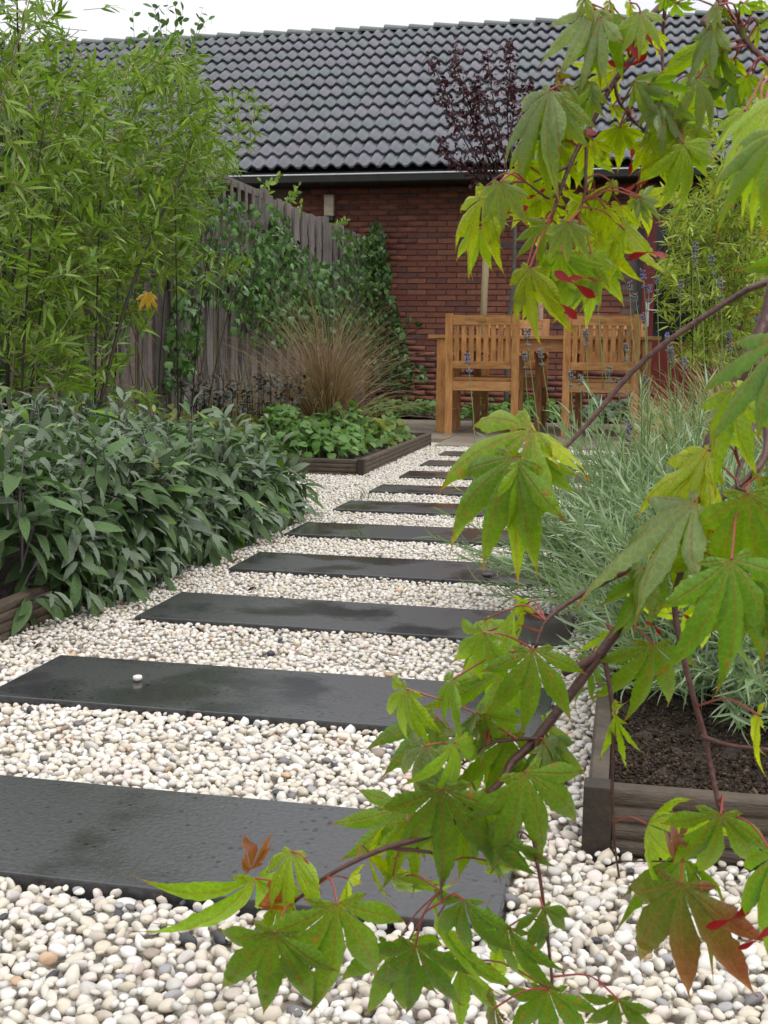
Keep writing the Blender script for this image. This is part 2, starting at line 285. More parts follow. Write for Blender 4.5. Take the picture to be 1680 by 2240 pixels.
def slab_material():
    m, n, l, b = mat_base('wet_dark_concrete')
    tc = n.new('ShaderNodeTexCoord'); oi = n.new('ShaderNodeObjectInfo')
    ad = n.new('ShaderNodeVectorMath'); l.new(tc.outputs['Object'], ad.inputs[0]); l.new(oi.outputs['Location'], ad.inputs[1])
    t = n.new('ShaderNodeTexNoise'); t.inputs['Scale'].default_value = 3.2; t.inputs['Detail'].default_value = 5; t.inputs['Roughness'].default_value = 0.55; l.new(ad.outputs[0], t.inputs['Vector'])
    wet = n.new('ShaderNodeMapRange'); wet.interpolation_type = 'SMOOTHSTEP'; wet.inputs['From Min'].default_value = 0.47; wet.inputs['From Max'].default_value = 0.60; l.new(t.outputs['Fac'], wet.inputs['Value'])
    t2 = n.new('ShaderNodeTexNoise'); t2.inputs['Scale'].default_value = 130; t2.inputs['Detail'].default_value = 6; l.new(ad.outputs[0], t2.inputs['Vector'])
    c = n.new('ShaderNodeValToRGB'); c.color_ramp.elements[0].color = (0.020, 0.0205, 0.021, 1); c.color_ramp.elements[1].color = (0.070, 0.0705, 0.071, 1); l.new(t2.outputs['Fac'], c.inputs['Fac'])
    vo = n.new('ShaderNodeTexVoronoi'); vo.inputs['Scale'].default_value = 75; l.new(ad.outputs[0], vo.inputs['Vector'])
    mk = n.new('ShaderNodeTexNoise'); mk.inputs['Scale'].default_value = 9; l.new(ad.outputs[0], mk.inputs['Vector'])
    ml = n.new('ShaderNodeMath'); ml.operation = 'MULTIPLY'; ml.inputs[1].default_value = 0.46; l.new(mk.outputs['Fac'], ml.inputs[0])
    pit = n.new('ShaderNodeMath'); pit.operation = 'LESS_THAN'; l.new(vo.outputs['Distance'], pit.inputs[0]); l.new(ml.outputs[0], pit.inputs[1])
    # fewer pits: only the cells with a high random colour
    sc = n.new('ShaderNodeSeparateColor'); l.new(vo.outputs['Color'], sc.inputs[0])
    gt = n.new('ShaderNodeMath'); gt.operation = 'GREATER_THAN'; gt.inputs[1].default_value = 0.72; l.new(sc.outputs[0], gt.inputs[0])
    pm = n.new('ShaderNodeMath'); pm.operation = 'MULTIPLY'; l.new(pit.outputs[0], pm.inputs[0]); l.new(gt.outputs[0], pm.inputs[1])
    dk = n.new('ShaderNodeMix'); dk.data_type = 'RGBA'; dk.inputs['B'].default_value = (0.012, 0.012, 0.012, 1); l.new(pm.outputs[0], dk.inputs['Factor']); l.new(c.outputs[0], dk.inputs['A'])
    wd = n.new('ShaderNodeMix'); wd.data_type = 'RGBA'; wd.blend_type = 'MULTIPLY'; wd.inputs['B'].default_value = (0.74, 0.74, 0.74, 1); l.new(wet.outputs[0], wd.inputs['Factor']); l.new(dk.outputs['Result'], wd.inputs['A'])
    l.new(wd.outputs['Result'], b.inputs['Base Color'])
    rr = n.new('ShaderNodeMapRange'); rr.inputs['To Min'].default_value = 0.31; rr.inputs['To Max'].default_value = 0.13; l.new(wet.outputs[0], rr.inputs['Value']); l.new(rr.outputs[0], b.inputs['Roughness'])
    b.inputs['Specular IOR Level'].default_value = 0.5
    hb = n.new('ShaderNodeMath'); hb.operation = 'SUBTRACT'; l.new(t2.outputs['Fac'], hb.inputs[0]); l.new(pm.outputs[0], hb.inputs[1])
    bs = n.new('ShaderNodeMapRange'); bs.inputs['To Min'].default_value = 0.35; bs.inputs['To Max'].default_value = 0.08; l.new(wet.outputs[0], bs.inputs['Value'])
    bp = n.new('ShaderNodeBump'); bp.inputs['Distance'].default_value = 0.002; l.new(bs.outputs[0], bp.inputs['Strength']); l.new(hb.outputs[0], bp.inputs['Height']); l.new(bp.outputs[0], b.inputs['Normal'])
    return m
M['slab'] = slab_material()
def glass_mat():
    m, n, l, b = mat_base('dark_door_glass'); b.inputs['Base Color'].default_value = (0.006, 0.007, 0.008, 1); b.inputs['Roughness'].default_value = 0.06; b.inputs['Specular IOR Level'].default_value = 0.5
    return m
M['glass'] = glass_mat()

# ------------------------------------------------------------------ leaf templates and scattering
def unit(v): v = np.asarray(v, float); return v / (np.linalg.norm(v, axis=-1, keepdims=True) + 1e-12)
def frames(D, N):
    """rotation matrices whose Y column is D and whose Z column is close to N"""
    Y = unit(D); X = unit(np.cross(Y, N)); Z = np.cross(X, Y); return np.stack([X, Y, Z], -1)
class Tpl:
    def __init__(s, V, F, lv=None, col=(1, 1, 1)):
        s.V = np.array(V, float); s.F = np.array(F, int); s.lv = lv; s.col = np.ones((len(s.V), 3)) * np.array(col)
def blade(W, prof, n=4, droop=0.0, fold=0.15, twist=0.0, wave=0.0, petiole=0.0, seed=0):
    rr = np.random.default_rng(seed); V = []; lv = []
    ts = np.linspace(0, 1, n + 1)
    for t in ts:
        w = W / 2 * prof(t); a = twist * t; th = droop * t          # bends down along its length
        y = math.sin(th) / droop if droop > 1e-4 else t
        z = -(1 - math.cos(th)) / droop if droop > 1e-4 else 0
        wv = wave * rr.normal()
        for sx in (-1, 0, 1):
            zz = abs(sx) * (fold * w + wv * w); V.append((sx * w * math.cos(a), petiole + y, z + zz + sx * w * math.sin(a))); lv.append((sx * w, t, 0))
    F = []
    for i in range(n):
        for c in (0, 1):
            p = i * 3 + c; A = (p, p + 1, p + 4, p + 3)
            F += [(A[0], A[1], A[2]), (A[0], A[2], A[3])]
    return Tpl(V, F, lv)
def lanceo(t): return max(0.02, (math.sin(math.pi * min(1, t ** 0.62)) ** 0.9)) if t < 1 else 0.0
def ellip(t): return max(0.06, math.sin(math.pi * (0.04 + 0.95 * t)) ** 0.75) if t < 1 else 0.05
def ovate(t): return max(0.05, math.sin(math.pi * t ** 0.72) ** 0.8) if t < 1 else 0.0
def heart(t): return (0.62 if t < 0.01 else (math.sin(math.pi * (0.22 + 0.78 * t)) ** 0.9 * 1.02)) if t < 1 else 0.0
def strap(t): return (1 - t ** 3) * 0.9 + 0.05
def ivy_tpl(seed=0):
    rr = np.random.default_rng(seed)
    pts = [(0, -0.05), (0.25, -0.12), (0.50, 0.05), (0.34, 0.26), (0.42, 0.55), (0.20, 0.52), (0, 1.0), (-0.20, 0.52), (-0.42, 0.55), (-0.34, 0.26), (-0.50, 0.05), (-0.25, -0.12)]
    V = [(0, 0.25, 0.05)] + [(x * (1 + .1 * rr.normal()), y * (1 + .05 * rr.normal()), -0.25 * x * x - 0.12 * y * y + .03 * rr.normal()) for x, y in pts]
    F = [(0, 1 + i, 1 + (i + 1) % 12) for i in range(12)]
    return Tpl(V, F, [(0, 0, 0)] * 13)
def bake(tpls, idx, R, S, T, C):
    """joins many template copies into one set of arrays"""
    Vs, Fs, Cs, n = [], [], [], 0
    for k, tp in enumerate(tpls):
        sel = np.where(idx == k)[0]
        if not len(sel): continue
        S3 = S[sel] if S.ndim == 2 else np.repeat(S[sel, None], 3, 1)
        V = np.einsum('nij,nvj->nvi', R[sel], tp.V[None] * S3[:, None, :]) + T[sel, None, :]
        nv = len(tp.V)
        F = tp.F[None] + (np.arange(len(sel)) * nv)[:, None, None] + n
        Vs.append(V.reshape(-1, 3)); Fs.append(F.reshape(-1, 3)); Cs.append((C[sel][:, None, :] * tp.col[None]).reshape(-1, 3)); n += len(sel) * nv
    return np.vstack(Vs), np.vstack(Fs), np.vstack(Cs)
def mat4(R, s, T):
    A = np.eye(4); A[:3, :3] = R * (s if np.ndim(s) else np.array([s, s, s]))[None, :]; A[:3, 3] = T; return Matrix(A.tolist())
def foliage(parent, base, tpls, R, S, T, C, mat, name='leaf', mass='foliage', n_single=300, palette=4, smooth=True, prefer=None):
    """the leaves that show largest become single objects, the rest one mass"""
    N = len(T); base = np.asarray(base, float); idx = rng.integers(0, len(tpls), N)
    px, dep = to_px(T)
    infr = (px[:, 0] > 5) & (px[:, 0] < 1675) & (px[:, 1] > 5) & (px[:, 1] < 2235) & (dep > 0)
    sz = (S if S.ndim == 1 else S.max(1)) / np.maximum(dep, 0.05)
    score = np.where(infr, sz, -1) if prefer is None else np.where(infr, prefer, -1e9)
    order = np.argsort(-score); single = order[:min(n_single, int(infr.sum()), N)]
    rest = np.setdiff1d(np.arange(N), single)
    cq = {}
    if len(single):
        cs = C[single]; cen = cs[rng.integers(0, len(cs), palette)]
        near = np.argmin(((cs[:, None] - cen[None]) ** 2).sum(-1), 1)
        for j, i in enumerate(single):
            key = (idx[i], near[j])
            if key not in cq:
                tp = tpls[idx[i]]; cq[key] = new_mesh(name, tp.V, tp.F, mat, tp.col * cen[near[j]], tp.lv, smooth)
            obj(name, cq[key], parent, M=mat4(R[i], S[i], T[i] - base))
    if len(rest):
        V, F, Cc = bake(tpls, idx[rest], R[rest], S[rest], T[rest] - base, C[rest])
        o = obj(mass, new_mesh(mass, V, F, mat, Cc, None, smooth), parent); o['kind'] = 'stuff'
def rand_unit(n): return unit(rng.normal(size=(n, 3)))
def in_poly(P, poly):
    P = np.asarray(P); poly = np.asarray(poly, float); c = np.zeros(len(P), bool); j = len(poly) - 1
    for i in range(len(poly)):
        xi, yi = poly[i]; xj, yj = poly[j]
        k = ((yi > P[:, 1]) != (yj > P[:, 1])) & (P[:, 0] < (xj - xi) * (P[:, 1] - yi) / (yj - yi + 1e-12) + xi); c ^= k; j = i
    return c
def sample_poly(poly, n):
    poly = np.array(poly, float); lo, hi = poly.min(0), poly.max(0); out = []
    while sum(map(len, out)) < n:
        P = lo + rng.random((n * 3, 2)) * (hi - lo); out.append(P[in_poly(P, poly)])
    return np.vstack(out)[:n]
def cmix(n, *cols, var=0.15):
    w = rng.dirichlet(np.ones(len(cols)) * 0.7, n); c = w @ np.array(cols); return np.clip(c * (1 + var * rng.normal(size=(n, 1))), 0.004, 0.9)


# ================================================================== THE SETTING
tag(MB().add([(-300, -300, -0.07), (300, -300, -0.07), (300, 300, -0.07), (-300, 300, -0.07)], [(0, 1, 2, 3)]).build('ground', M['ground']), kind='structure')
EDGE_L, EDGE_R = -1.350, -0.032          # faces of the left and right planting beds towards the path
GRAVEL = [(EDGE_L + .002, EDGE_R - .002, 0.55, 7.985), (EDGE_R - .002, 1.1, 0.55, 1.49), (-2.85, EDGE_L + .002, 4.53, 5.955)]
gb = MB()
for (a, b_, c, d) in GRAVEL: gb.add([(a, c, -0.032), (b_, c, -0.032), (b_, d, -0.032), (a, d, -0.032)], [(0, 1, 2, 3)])
gravel = tag(gb.build('gravel_bed', M['gravel_base']), kind='structure')

# ---- stepping slabs: (left x, front y) as measured, 1.03 x 0.30 m
SLAB_L, SLAB_D = 1.035, 0.300
SLABS = []
for k in range(1, 11):
    dx = {1: 0.0, 2: 0.004, 3: 0.010, 4: 0.018, 5: -0.012, 6: -0.006, 7: -0.002, 8: 0.010, 9: 0.004, 10: 0.0}[k]
    dy = {1: 0.0, 2: 0.0, 3: 0.004, 4: -0.006, 5: 0.0, 6: 0.004, 7: 0.0, 8: 0.006, 9: -0.004, 10: 0.0}[k]
    SLABS.append((-1.1545 + dx, 0.5724 + 0.66465 * k + dy))
slab_lab = ['wide dark concrete stepping slab nearest the front, under the hanging maple leaves',
            'dark concrete stepping slab with one white pebble lying on it',
            'wet dark stepping slab beside the hanging sage leaves, third from the front',
            'dark stepping slab with a small dark stone on it, fourth from the front',
            'dark stepping slab at the far tip of the sage, fifth from the front',
            'dark stepping slab, sixth from the front of the path',
            'dark stepping slab, seventh from the front of the path',
            'narrow looking dark stepping slab, third before the patio',
            'narrow looking dark stepping slab, second before the patio',
            'dark stepping slab next to the patio, last of the path']
mb = MB(); mb.bbox(0, SLAB_L, 0, SLAB_D, -0.05, 0, 0.003)
slab0 = None
for (x, y), lab in zip(SLABS, slab_lab):
    if slab0 is None: o = slab0 = mb.build('stepping_slab', M['slab'])
    else: o = slab0.copy(); COL.objects.link(o)
    o.location = (x, y, 0); o.rotation_euler = (rng.normal() * .003, rng.normal() * .003, rng.normal() * .004)
    tag(o, lab, 'paving slab', 'dark stepping slabs along the gravel path')

# ---- pebbles
def pebble_tpl(seed, sub):
    bm = bmesh.new(); bmesh.ops.create_icosphere(bm, subdivisions=sub, radius=1); rr = np.random.default_rng(seed)
    V = np.array([v.co[:] for v in bm.verts]); bm.verts.index_update(); F = np.array([[v.index for v in f.verts] for f in bm.faces]); bm.free()
    for _ in range(4):
        a = unit(rr.normal(size=3)); V = V * (1 + 0.17 * np.tanh(2.6 * (V @ a)) * rr.normal())[:, None]
    for dcut in (0.70, 0.60, 0.78): a = unit(rr.normal(size=3)); h = V @ a; V = V - np.outer(np.maximum(0, h - dcut) * 0.85, a)
    return Tpl(V, F)
PEB2 = [pebble_tpl(i, 2) for i in range(8)]; PEB1 = [pebble_tpl(i, 1) for i in range(8)]
def throw(rects, radii, tries, block):
    cell = 0.03; grid = {}; out = []
    area = np.array([(b - a) * (d - c) for a, b, c, d in rects]); pr = area / area.sum()
    for (r0, r1), dens in zip(radii, tries):
        n = int(area.sum() * dens); k = rng.choice(len(rects), n, p=pr); rc = np.array(rects)[k]
        X = rc[:, 0] + rng.random(n) * (rc[:, 1] - rc[:, 0]); Y = rc[:, 2] + rng.random(n) * (rc[:, 3] - rc[:, 2]); Rr = r0 + rng.random(n) * (r1 - r0)
        for x, y, r in zip(X.tolist(), Y.tolist(), Rr.tolist()):
            if block(x, y, r): continue
            i, j = int(x // cell), int(y // cell); ok = True
            for a in (i - 1, i, i + 1):
                for b_ in (j - 1, j, j + 1):
                    for (px, py, pr_) in grid.get((a, b_), ()):
                        if (px - x) ** 2 + (py - y) ** 2 < ((pr_ + r) * 0.90) ** 2: ok = False; break
                    if not ok: break
                if not ok: break
            if ok: grid.setdefault((i, j), []).append((x, y, r)); out.append((x, y, r))
    return np.array(out)
def on_slab(x, y, r):
    k = int((y - 0.5724) // 0.66465)
    for q in (k - 1, k):
        if 0 <= q < len(SLABS):
            sx, sy = SLABS[q]
            if sx - r * .8 < x < sx + SLAB_L + r * .8 and sy - r * .8 < y < sy + SLAB_D + r * .8: return True
    if x > 0.35 and y > 1.0 and x > 0.25 * y + 0.1: return False
    return not (EDGE_L + r * .5 < x < EDGE_R - r * .5 or y < 1.488 - r or (x <= EDGE_L and y < 5.95 - r))
vis = [(-1.35, EDGE_R, 0.85, 7.985), (EDGE_R, 1.05, 0.85, 1.49), (-2.2, -1.35, 4.53, 5.955)]
peb = throw(vis, [(0.0072, 0.0104), (0.0055, 0.0074), (0.0040, 0.0055)], [6500, 38000, 46000], on_slab)
NP = len(peb); rr_ = peb[:, 2]
ax = np.stack([rr_ * (1.02 + 0.45 * rng.random(NP)), rr_ * (0.84 + 0.22 * rng.random(NP)), rr_ * (0.62 + 0.3 * rng.random(NP))], -1)
yaw = rng.random(NP) * 6.283; N_ = unit(np.stack([rng.normal(size=NP) * .32, rng.normal(size=NP) * .32, np.ones(NP)], -1))
Rp = frames(np.stack([np.cos(yaw), np.sin(yaw), np.zeros(NP)], -1), N_)
Tp = np.stack([peb[:, 0], peb[:, 1], -0.0075 - ax[:, 2] * 0.9 + rng.normal(size=NP) * 0.0022], -1)
pal = np.array([(0.59, 0.555, 0.475), (0.65, 0.63, 0.58), (0.57, 0.51, 0.41), (0.54, 0.48, 0.375), (0.62, 0.54, 0.49), (0.52, 0.49, 0.45), (0.45, 0.40, 0.33), (0.50, 0.34, 0.22), (0.30, 0.24, 0.19), (0.16, 0.15, 0.15), (0.05, 0.05, 0.055), (0.33, 0.32, 0.32)])
pp = np.array([.32, .27, .15, .06, .07, .07, .025, .010, .008, .010, .012, .012]); ci = rng.choice(len(pal), NP, p=pp / pp.sum())
Cp = np.clip(pal[ci] * (1 + 0.07 * rng.normal(size=(NP, 1))), 0.02, 0.80)
pxp, dep = to_px(Tp); infr = (pxp[:, 0] > 8) & (pxp[:, 0] < 1672) & (pxp[:, 1] < 2232)
score = np.where(infr, ax[:, 0] / dep, -1); order = np.argsort(-score); single = order[:300]; rest = np.ones(NP, bool); rest[single] = False
pidx = rng.integers(0, 8, NP); cache = {}
for i in single:
    key = (pidx[i], ci[i])
    if key not in cache: cache[key] = new_mesh('pebble', PEB2[pidx[i]].V, PEB2[pidx[i]].F, M['pebble'], np.ones((len(PEB2[0].V), 3)) * pal[ci[i]], smooth=True)
    obj('pebble', cache[key], gravel, M=mat4(Rp[i], ax[i], Tp[i]))
near = rest & (peb[:, 1] < 2.25); far = rest & ~near
V1, F1, C1 = bake(PEB2, pidx[near], Rp[near], ax[near], Tp[near], Cp[near]); V2, F2, C2 = bake(PEB1, pidx[far], Rp[far], ax[far], Tp[far], Cp[far])
nu = 9000                                    # second layer showing between the upper stones
ux = EDGE_L + rng.random(nu * 2) * (EDGE_R - EDGE_L + .5); uy = 0.85 + rng.random(nu * 2) ** 1.5 * 4.0
ok = np.array([not on_slab(a, b_, 0.004) for a, b_ in zip(ux, uy)]); ux, uy = ux[ok][:nu], uy[ok][:nu]; nu = len(ux)
V3, F3, C3 = bake(PEB1, rng.integers(0, 8, nu), frames(rand_unit(nu), rand_unit(nu)), 0.007 + 0.004 * rng.random((nu, 3)), np.stack([ux, uy, np.full(nu, -0.023) + rng.normal(size=nu) * .002], -1), pal[rng.choice(6, nu)])
o = obj('pebble_mass', new_mesh('pebble_mass', np.vstack([V1, V2, V3]), np.vstack([F1, F2 + len(V1), F3 + len(V1) + len(V2)]), M['pebble'], np.vstack([C1, C2, C3]), smooth=True), gravel); o['kind'] = 'stuff'
def stray(name, label, px, py, r, c, ext):
    P = at_z(px, py, r * .75); s = obj(name, new_mesh(name, PEB2[3].V, PEB2[3].F, M['pebble'], np.ones((len(PEB2[3].V), 3)) * c, smooth=True)); s.location = P; s.scale = (r * ext, r, r * .8); tag(s, label, 'pebble')
stray('stray_pebble', 'single white pebble lying on the second slab', 301, 1483, 0.0095, (0.72, 0.66, 0.6), 1.0)
stray('dark_stone', 'small dark stone lying on the fourth slab', 1066, 1258, 0.011, (0.05, 0.045, 0.045), 1.6)

# ---- planting beds: soil and grooved timber edging
def soil_sheet(name, x0, x1, y0, y1, z, step=0.05, amp=0.012):
    nx, ny = max(2, int((x1 - x0) / step)), max(2, int((y1 - y0) / step)); X, Y = np.meshgrid(np.linspace(x0, x1, nx), np.linspace(y0, y1, ny))
    Z = z + amp * rng.normal(size=X.shape); V = np.stack([X, Y, Z], -1).reshape(-1, 3)
    i = np.arange(ny - 1)[:, None] * nx + np.arange(nx - 1)[None]; F = np.stack([i, i + 1, i + nx + 1, i + nx], -1).reshape(-1, 4)
    return tag(obj(name, new_mesh(name, V, F, M['soil'], smooth=True)), kind='structure')
soil_sheet('soil_front_left_bed', -2.95, EDGE_L - .03, -0.5, 4.49, 0.035, 0.07)
soil_sheet('soil_middle_bed', -2.95, EDGE_L - .03, 5.985, 8.12, 0.040, 0.06)
soil_right = soil_sheet('soil_right_bed', EDGE_R + .028, 2.2, 1.525, 7.96, 0.046, 0.025, 0.006)
soil_sheet('soil_wall_bed', -2.95, 3.0, 10.92, 12.90, 0.02, 0.08)
soil_sheet('soil_rear_strip', 0.75, 3.0, 7.99, 10.9, 0.03, 0.08)
# crumbs of soil and bark in the right bed
nc = 15000; cx = rng.random(nc) * 0.75 + EDGE_R + .035; cy = 1.535 + rng.random(nc) ** 1.6 * 0.9
cc = cmix(nc, (0.018, 0.012, 0.008), (0.04, 0.028, 0.019), (0.085, 0.06, 0.04), var=.3)
V, F, C = bake(PEB1, rng.integers(0, 8, nc), frames(rand_unit(nc), rand_unit(nc)), np.exp(rng.normal(size=(nc, 3)) * .45) * 0.0024, np.stack([cx, cy, 0.049 + rng.random(nc) * .007], -1), cc)
o = obj('soil_crumbs', new_mesh('soil_crumbs', V, F, M['crumb'], C), soil_right); o['kind'] = 'stuff'

ZB, ZT = -0.045, 0.072
def groove_profile(sign, t=0.027, n=5):
    """board cross-section (offset from the outer face, z): ribs on the outer face"""
    P = []; h = ZT - ZB
    for k in range(n):
        z0 = ZB + h * k / n; dz = h / n
        for u, dpt in ((0.0, 0.0045), (0.18, 0.0010), (0.35, 0), (0.65, 0), (0.82, 0.0010), (0.999, 0.0045)): P.append((sign * dpt, z0 + dz * u))
    P += [(sign * t, ZT), (sign * t, ZB)]
    return P
def edging(label, boards, posts, loc):
    t = thing('timber_edging', label, 'bed edging', loc, 'grooved timber edging of the beds')
    L = np.array(loc)
    for axis, pos, sign, a0, a1 in boards:
        m = MB(); prof = [((pos + p[0]), p[1]) for p in groove_profile(sign)]; m.prism(prof, axis, a0, a1); m.V = [tuple(np.array(v) - L) for v in m.V]; m.build('board', M['edging'], t)
    for x, y in posts:
        m = MB(); m.bbox(x - .019, x + .019, y - .019, y + .019, ZB, ZT + .003, .003); m.V = [tuple(np.array(v) - L) for v in m.V]; m.build('corner_post', M['edging_end'], t)
    return t
edging('grooved timber edging in front of the sage, at the left edge', [('y', EDGE_L, -1, -0.5, 4.475), ('x', 4.50, -1, -2.9, EDGE_L - .034)], [(EDGE_L - .014, 4.487)], (EDGE_L, 2.3, 0))
edging('grooved timber edging round the bed with heart leaves and brown grass', [('y', EDGE_L, -1, 5.985, 8.13), ('x', 5.955, 1, -2.9, EDGE_L - .034), ('x', 8.15, -1, -2.9, EDGE_L - .002)], [(EDGE_L - .012, 5.968)], (EDGE_L, 6, 0))
edging('grooved timber edging of the lavender bed at the right', [('y', EDGE_R, 1, 1.522, 7.96), ('x', 1.500, 1, EDGE_R + .034, 2.2)], [(EDGE_R + .014, 1.513)], (EDGE_R, 1.5, 0))

# ---- patio of paving slabs
patio = tag(MB().add([(-2.95, 8.0, -0.03), (0.8, 8.0, -0.03), (0.8, 10.92, -0.03), (-2.95, 10.92, -0.03)], [(0, 1, 2, 3)]).build('patio', M['gravel_base']), kind='structure')
pm = None
for i in range(7):
    for j in range(5):
        x0 = -1.305 + (i - 3) * 0.60; y0 = 7.99 + j * 0.585
        if i < 3 and j == 0: continue
        if x0 > 0.75: continue
        if pm is None:
            m = MB(); m.bbox(0.002, 0.597, 0.002, 0.582, -0.05, 0.0, .003); o = m.build('paving_slab', M['paving'], patio); pm = o
        else: o = pm.copy(); COL.objects.link(o)
        o.location = (x0, y0, rng.normal() * .0012)

# ================================================================== HOUSE
HY = 12.90
house = thing('brick_house', 'low red brick house with dark tiled roof behind the garden', 'house', (0, HY, 0))
def hl(v): return (v[0], v[1] - HY, v[2])
wm = MB().box(-9.0, 5.0, 0.008, 0.25, -0.05, 2.75); wall = wm.build('wall', M['mortar'], house)
COURSE, BL, BJ = 0.0615, 0.210, 0.012
bt = MB().box(-BL / 2, BL / 2, -0.009, 0.03, -0.025, 0.025)
btpl = Tpl(bt.V, [t for f in bt.F for t in ((f[0], f[1], f[2]), (f[0], f[2], f[3]))])
bx, bz = [], []
for r_ in range(44):
    for c_ in range(-17, 11):
        x = c_ * (BL + BJ) + (0.111 if r_ % 2 else 0) + rng.normal() * .002; z = 0.0 + r_ * COURSE
        if -3.75 < x < 2.3 and not (-0.02 < x < 1.14 and z < 2.2): bx.append(x); bz.append(z)
bx, bz = np.array(bx), np.array(bz); nb = len(bx)
bc = np.array([(0.205, 0.076, 0.050), (0.228, 0.088, 0.056), (0.180, 0.066, 0.046), (0.152, 0.066, 0.052), (0.120, 0.066, 0.060), (0.245, 0.102, 0.062)])
bi = rng.choice(6, nb, p=[.34, .24, .2, .1, .05, .07]); Cb = bc[bi] * (1 + .10 * rng.normal(size=(nb, 1)))
Tb = np.stack([bx, rng.normal(size=nb) * .0012, bz], -1)
sc_ = -np.hypot((bx + 1.15) / 1.5, (bz - 1.35) / 1.0); top = np.argsort(-sc_)[:300]; bmesh_cache = {}
for i in top:
    k = bi[i]
    if k not in bmesh_cache: bmesh_cache[k] = new_mesh('brick', btpl.V, [list(f) for f in bt.F], M['brick'], np.ones((8, 3)) * bc[k])
    o = obj('brick', bmesh_cache[k], wall, loc=Tb[i])
rest = np.setdiff1d(np.arange(nb), top)
V, F, C = bake([btpl], np.zeros(len(rest), int), np.repeat(np.eye(3)[None], len(rest), 0), np.ones(len(rest)), Tb[rest], Cb[rest])
o = obj('brick_mass', new_mesh('brick_mass', V, F, M['brick'], C), wall); o['kind'] = 'stuff'

# ---- roof
RY, RZ, DY, DZ, TW = 12.50 - HY, 2.60, 0.285, 0.183, 0.296
sl = math.hypot(DY, DZ); ang = math.atan2(DZ, DY)
up_v = np.array([0, DY, DZ]) / sl; nr_v = np.array([0, -DZ, DY]) / sl
x0r, x1r = -9.2, 5.0
m = MB(); A = np.array([0, RY + .05, RZ - .045]); Bq = A + up_v * sl * 13.2
m.add([(x0r, *A[1:]), (x1r, *A[1:]), (x1r, *Bq[1:]), (x0r, *Bq[1:]), (x0r, Bq[1] + 3.9, A[2]), (x1r, Bq[1] + 3.9, A[2])], [(0, 1, 2, 3), (3, 2, 5, 4)]); 
roof = m.build('roof', M['dark_wood'], house)
def tile_tpl():
    n = 16; V = []
    xs = np.linspace(0, TW, n + 1)
    def h(x): w_ = x / (TW / 2); w_ = w_ + .05 * math.sin(2 * math.pi * w_); return 0.042 * (0.5 + 0.5 * math.cos(2 * math.pi * (w_ - 0.5))) ** 2.0
    for x in xs: V.append((x, 0, 0.020 + h(x)))                 # underside of the front lip
    for x in xs: V.append((x, 0, 0.041 + h(x)))                 # front edge
    for x in xs: V.append((x, 0.006, 0.046 + h(x)))
    for x in xs: V.append((x, sl + .045, 0.002 + h(x)))
    F = []
    for r_ in range(3):
        for i in range(n):
            p = r_ * (n + 1) + i; q = p + n + 1; F += [(p, p + 1, q + 1), (p, q + 1, q)]
    return Tpl(V, F)
TT = tile_tpl(); Rt = np.stack([np.array([1, 0, 0]), up_v, nr_v], -1)
tx, tr_ = [], []
for r_ in range(13):
    for c_ in range(48): tx.append(x0r + c_ * TW); tr_.append(r_)
tx, tr_ = np.array(tx), np.array(tr_); nt = len(tx)
Tt = np.stack([tx, np.full(nt, RY) + tr_ * DY, np.full(nt, RZ - .045) + tr_ * DZ], -1) + nr_v * 0.002 + nr_v * rng.normal(size=(nt, 1)) * .0018
ct = np.array([(0.080, 0.081, 0.098), (0.090, 0.088, 0.106), (0.070, 0.076, 0.087), (0.070, 0.085, 0.088)]); ti = rng.integers(0, 4, nt)
cx_ = tx + TW / 2; pxt, _d = to_px(Tt + np.array([TW / 2, HY, 0])); okf = (pxt[:, 0] > 380) & (pxt[:, 0] < 1680)
order = np.argsort(np.where(okf, tr_ * 0.4 + np.abs(cx_ + 1.9) * 0.9, 99))[:300]; cache = {}
for i in order:
    if ti[i] not in cache: cache[ti[i]] = new_mesh('roof_tile', TT.V, TT.F, M['tile'], np.ones((len(TT.V), 3)) * ct[ti[i]], smooth=True)
    obj('roof_tile', cache[ti[i]], roof, M=mat4(Rt, 1.0, Tt[i]))
rest = np.setdiff1d(np.arange(nt), order)
V, F, C = bake([TT], np.zeros(len(rest), int), np.repeat(Rt[None], len(rest), 0), np.ones(len(rest)), Tt[rest], ct[ti[rest]])
o = obj('roof_tile_mass', new_mesh('roof_tile_mass', V, F, M['tile'], C, smooth=True), roof); o['kind'] = 'stuff'
RP = np.array([0, RY + 13 * DY + .03, RZ + 13 * DZ - .035])
rm = None; RL = 0.340
for k in range(42):
    if rm is None:
        V = []; n = 10
        for x, r_, lift in ((0, .118, .020), (0.02, .118, .020), (RL + .03, .098, -.006)):
            for i in range(n + 1):
                a = math.pi * (-.06 + 1.12 * i / n); V.append((x, -math.cos(a) * r_, math.sin(a) * r_ * .62 + lift))
        F = [(j * (n + 1) + i, j * (n + 1) + i + 1, (j + 1) * (n + 1) + i + 1, (j + 1) * (n + 1) + i) for j in range(2) for i in range(n)] + [tuple(range(n, -1, -1))]
        o = rm = MB().add(V, F).build('ridge_tile', M['ridge'], roof, smooth=False)
    else: o = rm.copy(); COL.objects.link(o)
    o.location = (x0r + k * RL, RP[1], RP[2] + rng.normal() * .003)
m = MB().box(x0r, x1r, RY + .02, RY + .06, RZ - .17, RZ - .055); m.build('fascia', M['dark_wood'], house)
m = MB().box(x0r, x1r, RY + .06, 0.008, RZ - .17, RZ - .155); m.build('soffit', M['dark_wood'], house)
gp = [(RY - .085, RZ - .095), (RY - .085, RZ - .170), (RY - .07, RZ - .185), (RY + .0, RZ - .185), (RY + .018, RZ - .17), (RY + .018, RZ - .095), (RY + .010, RZ - .095), (RY + .010, RZ - .165), (RY - .075, RZ - .165), (RY - .075, RZ - .095)]
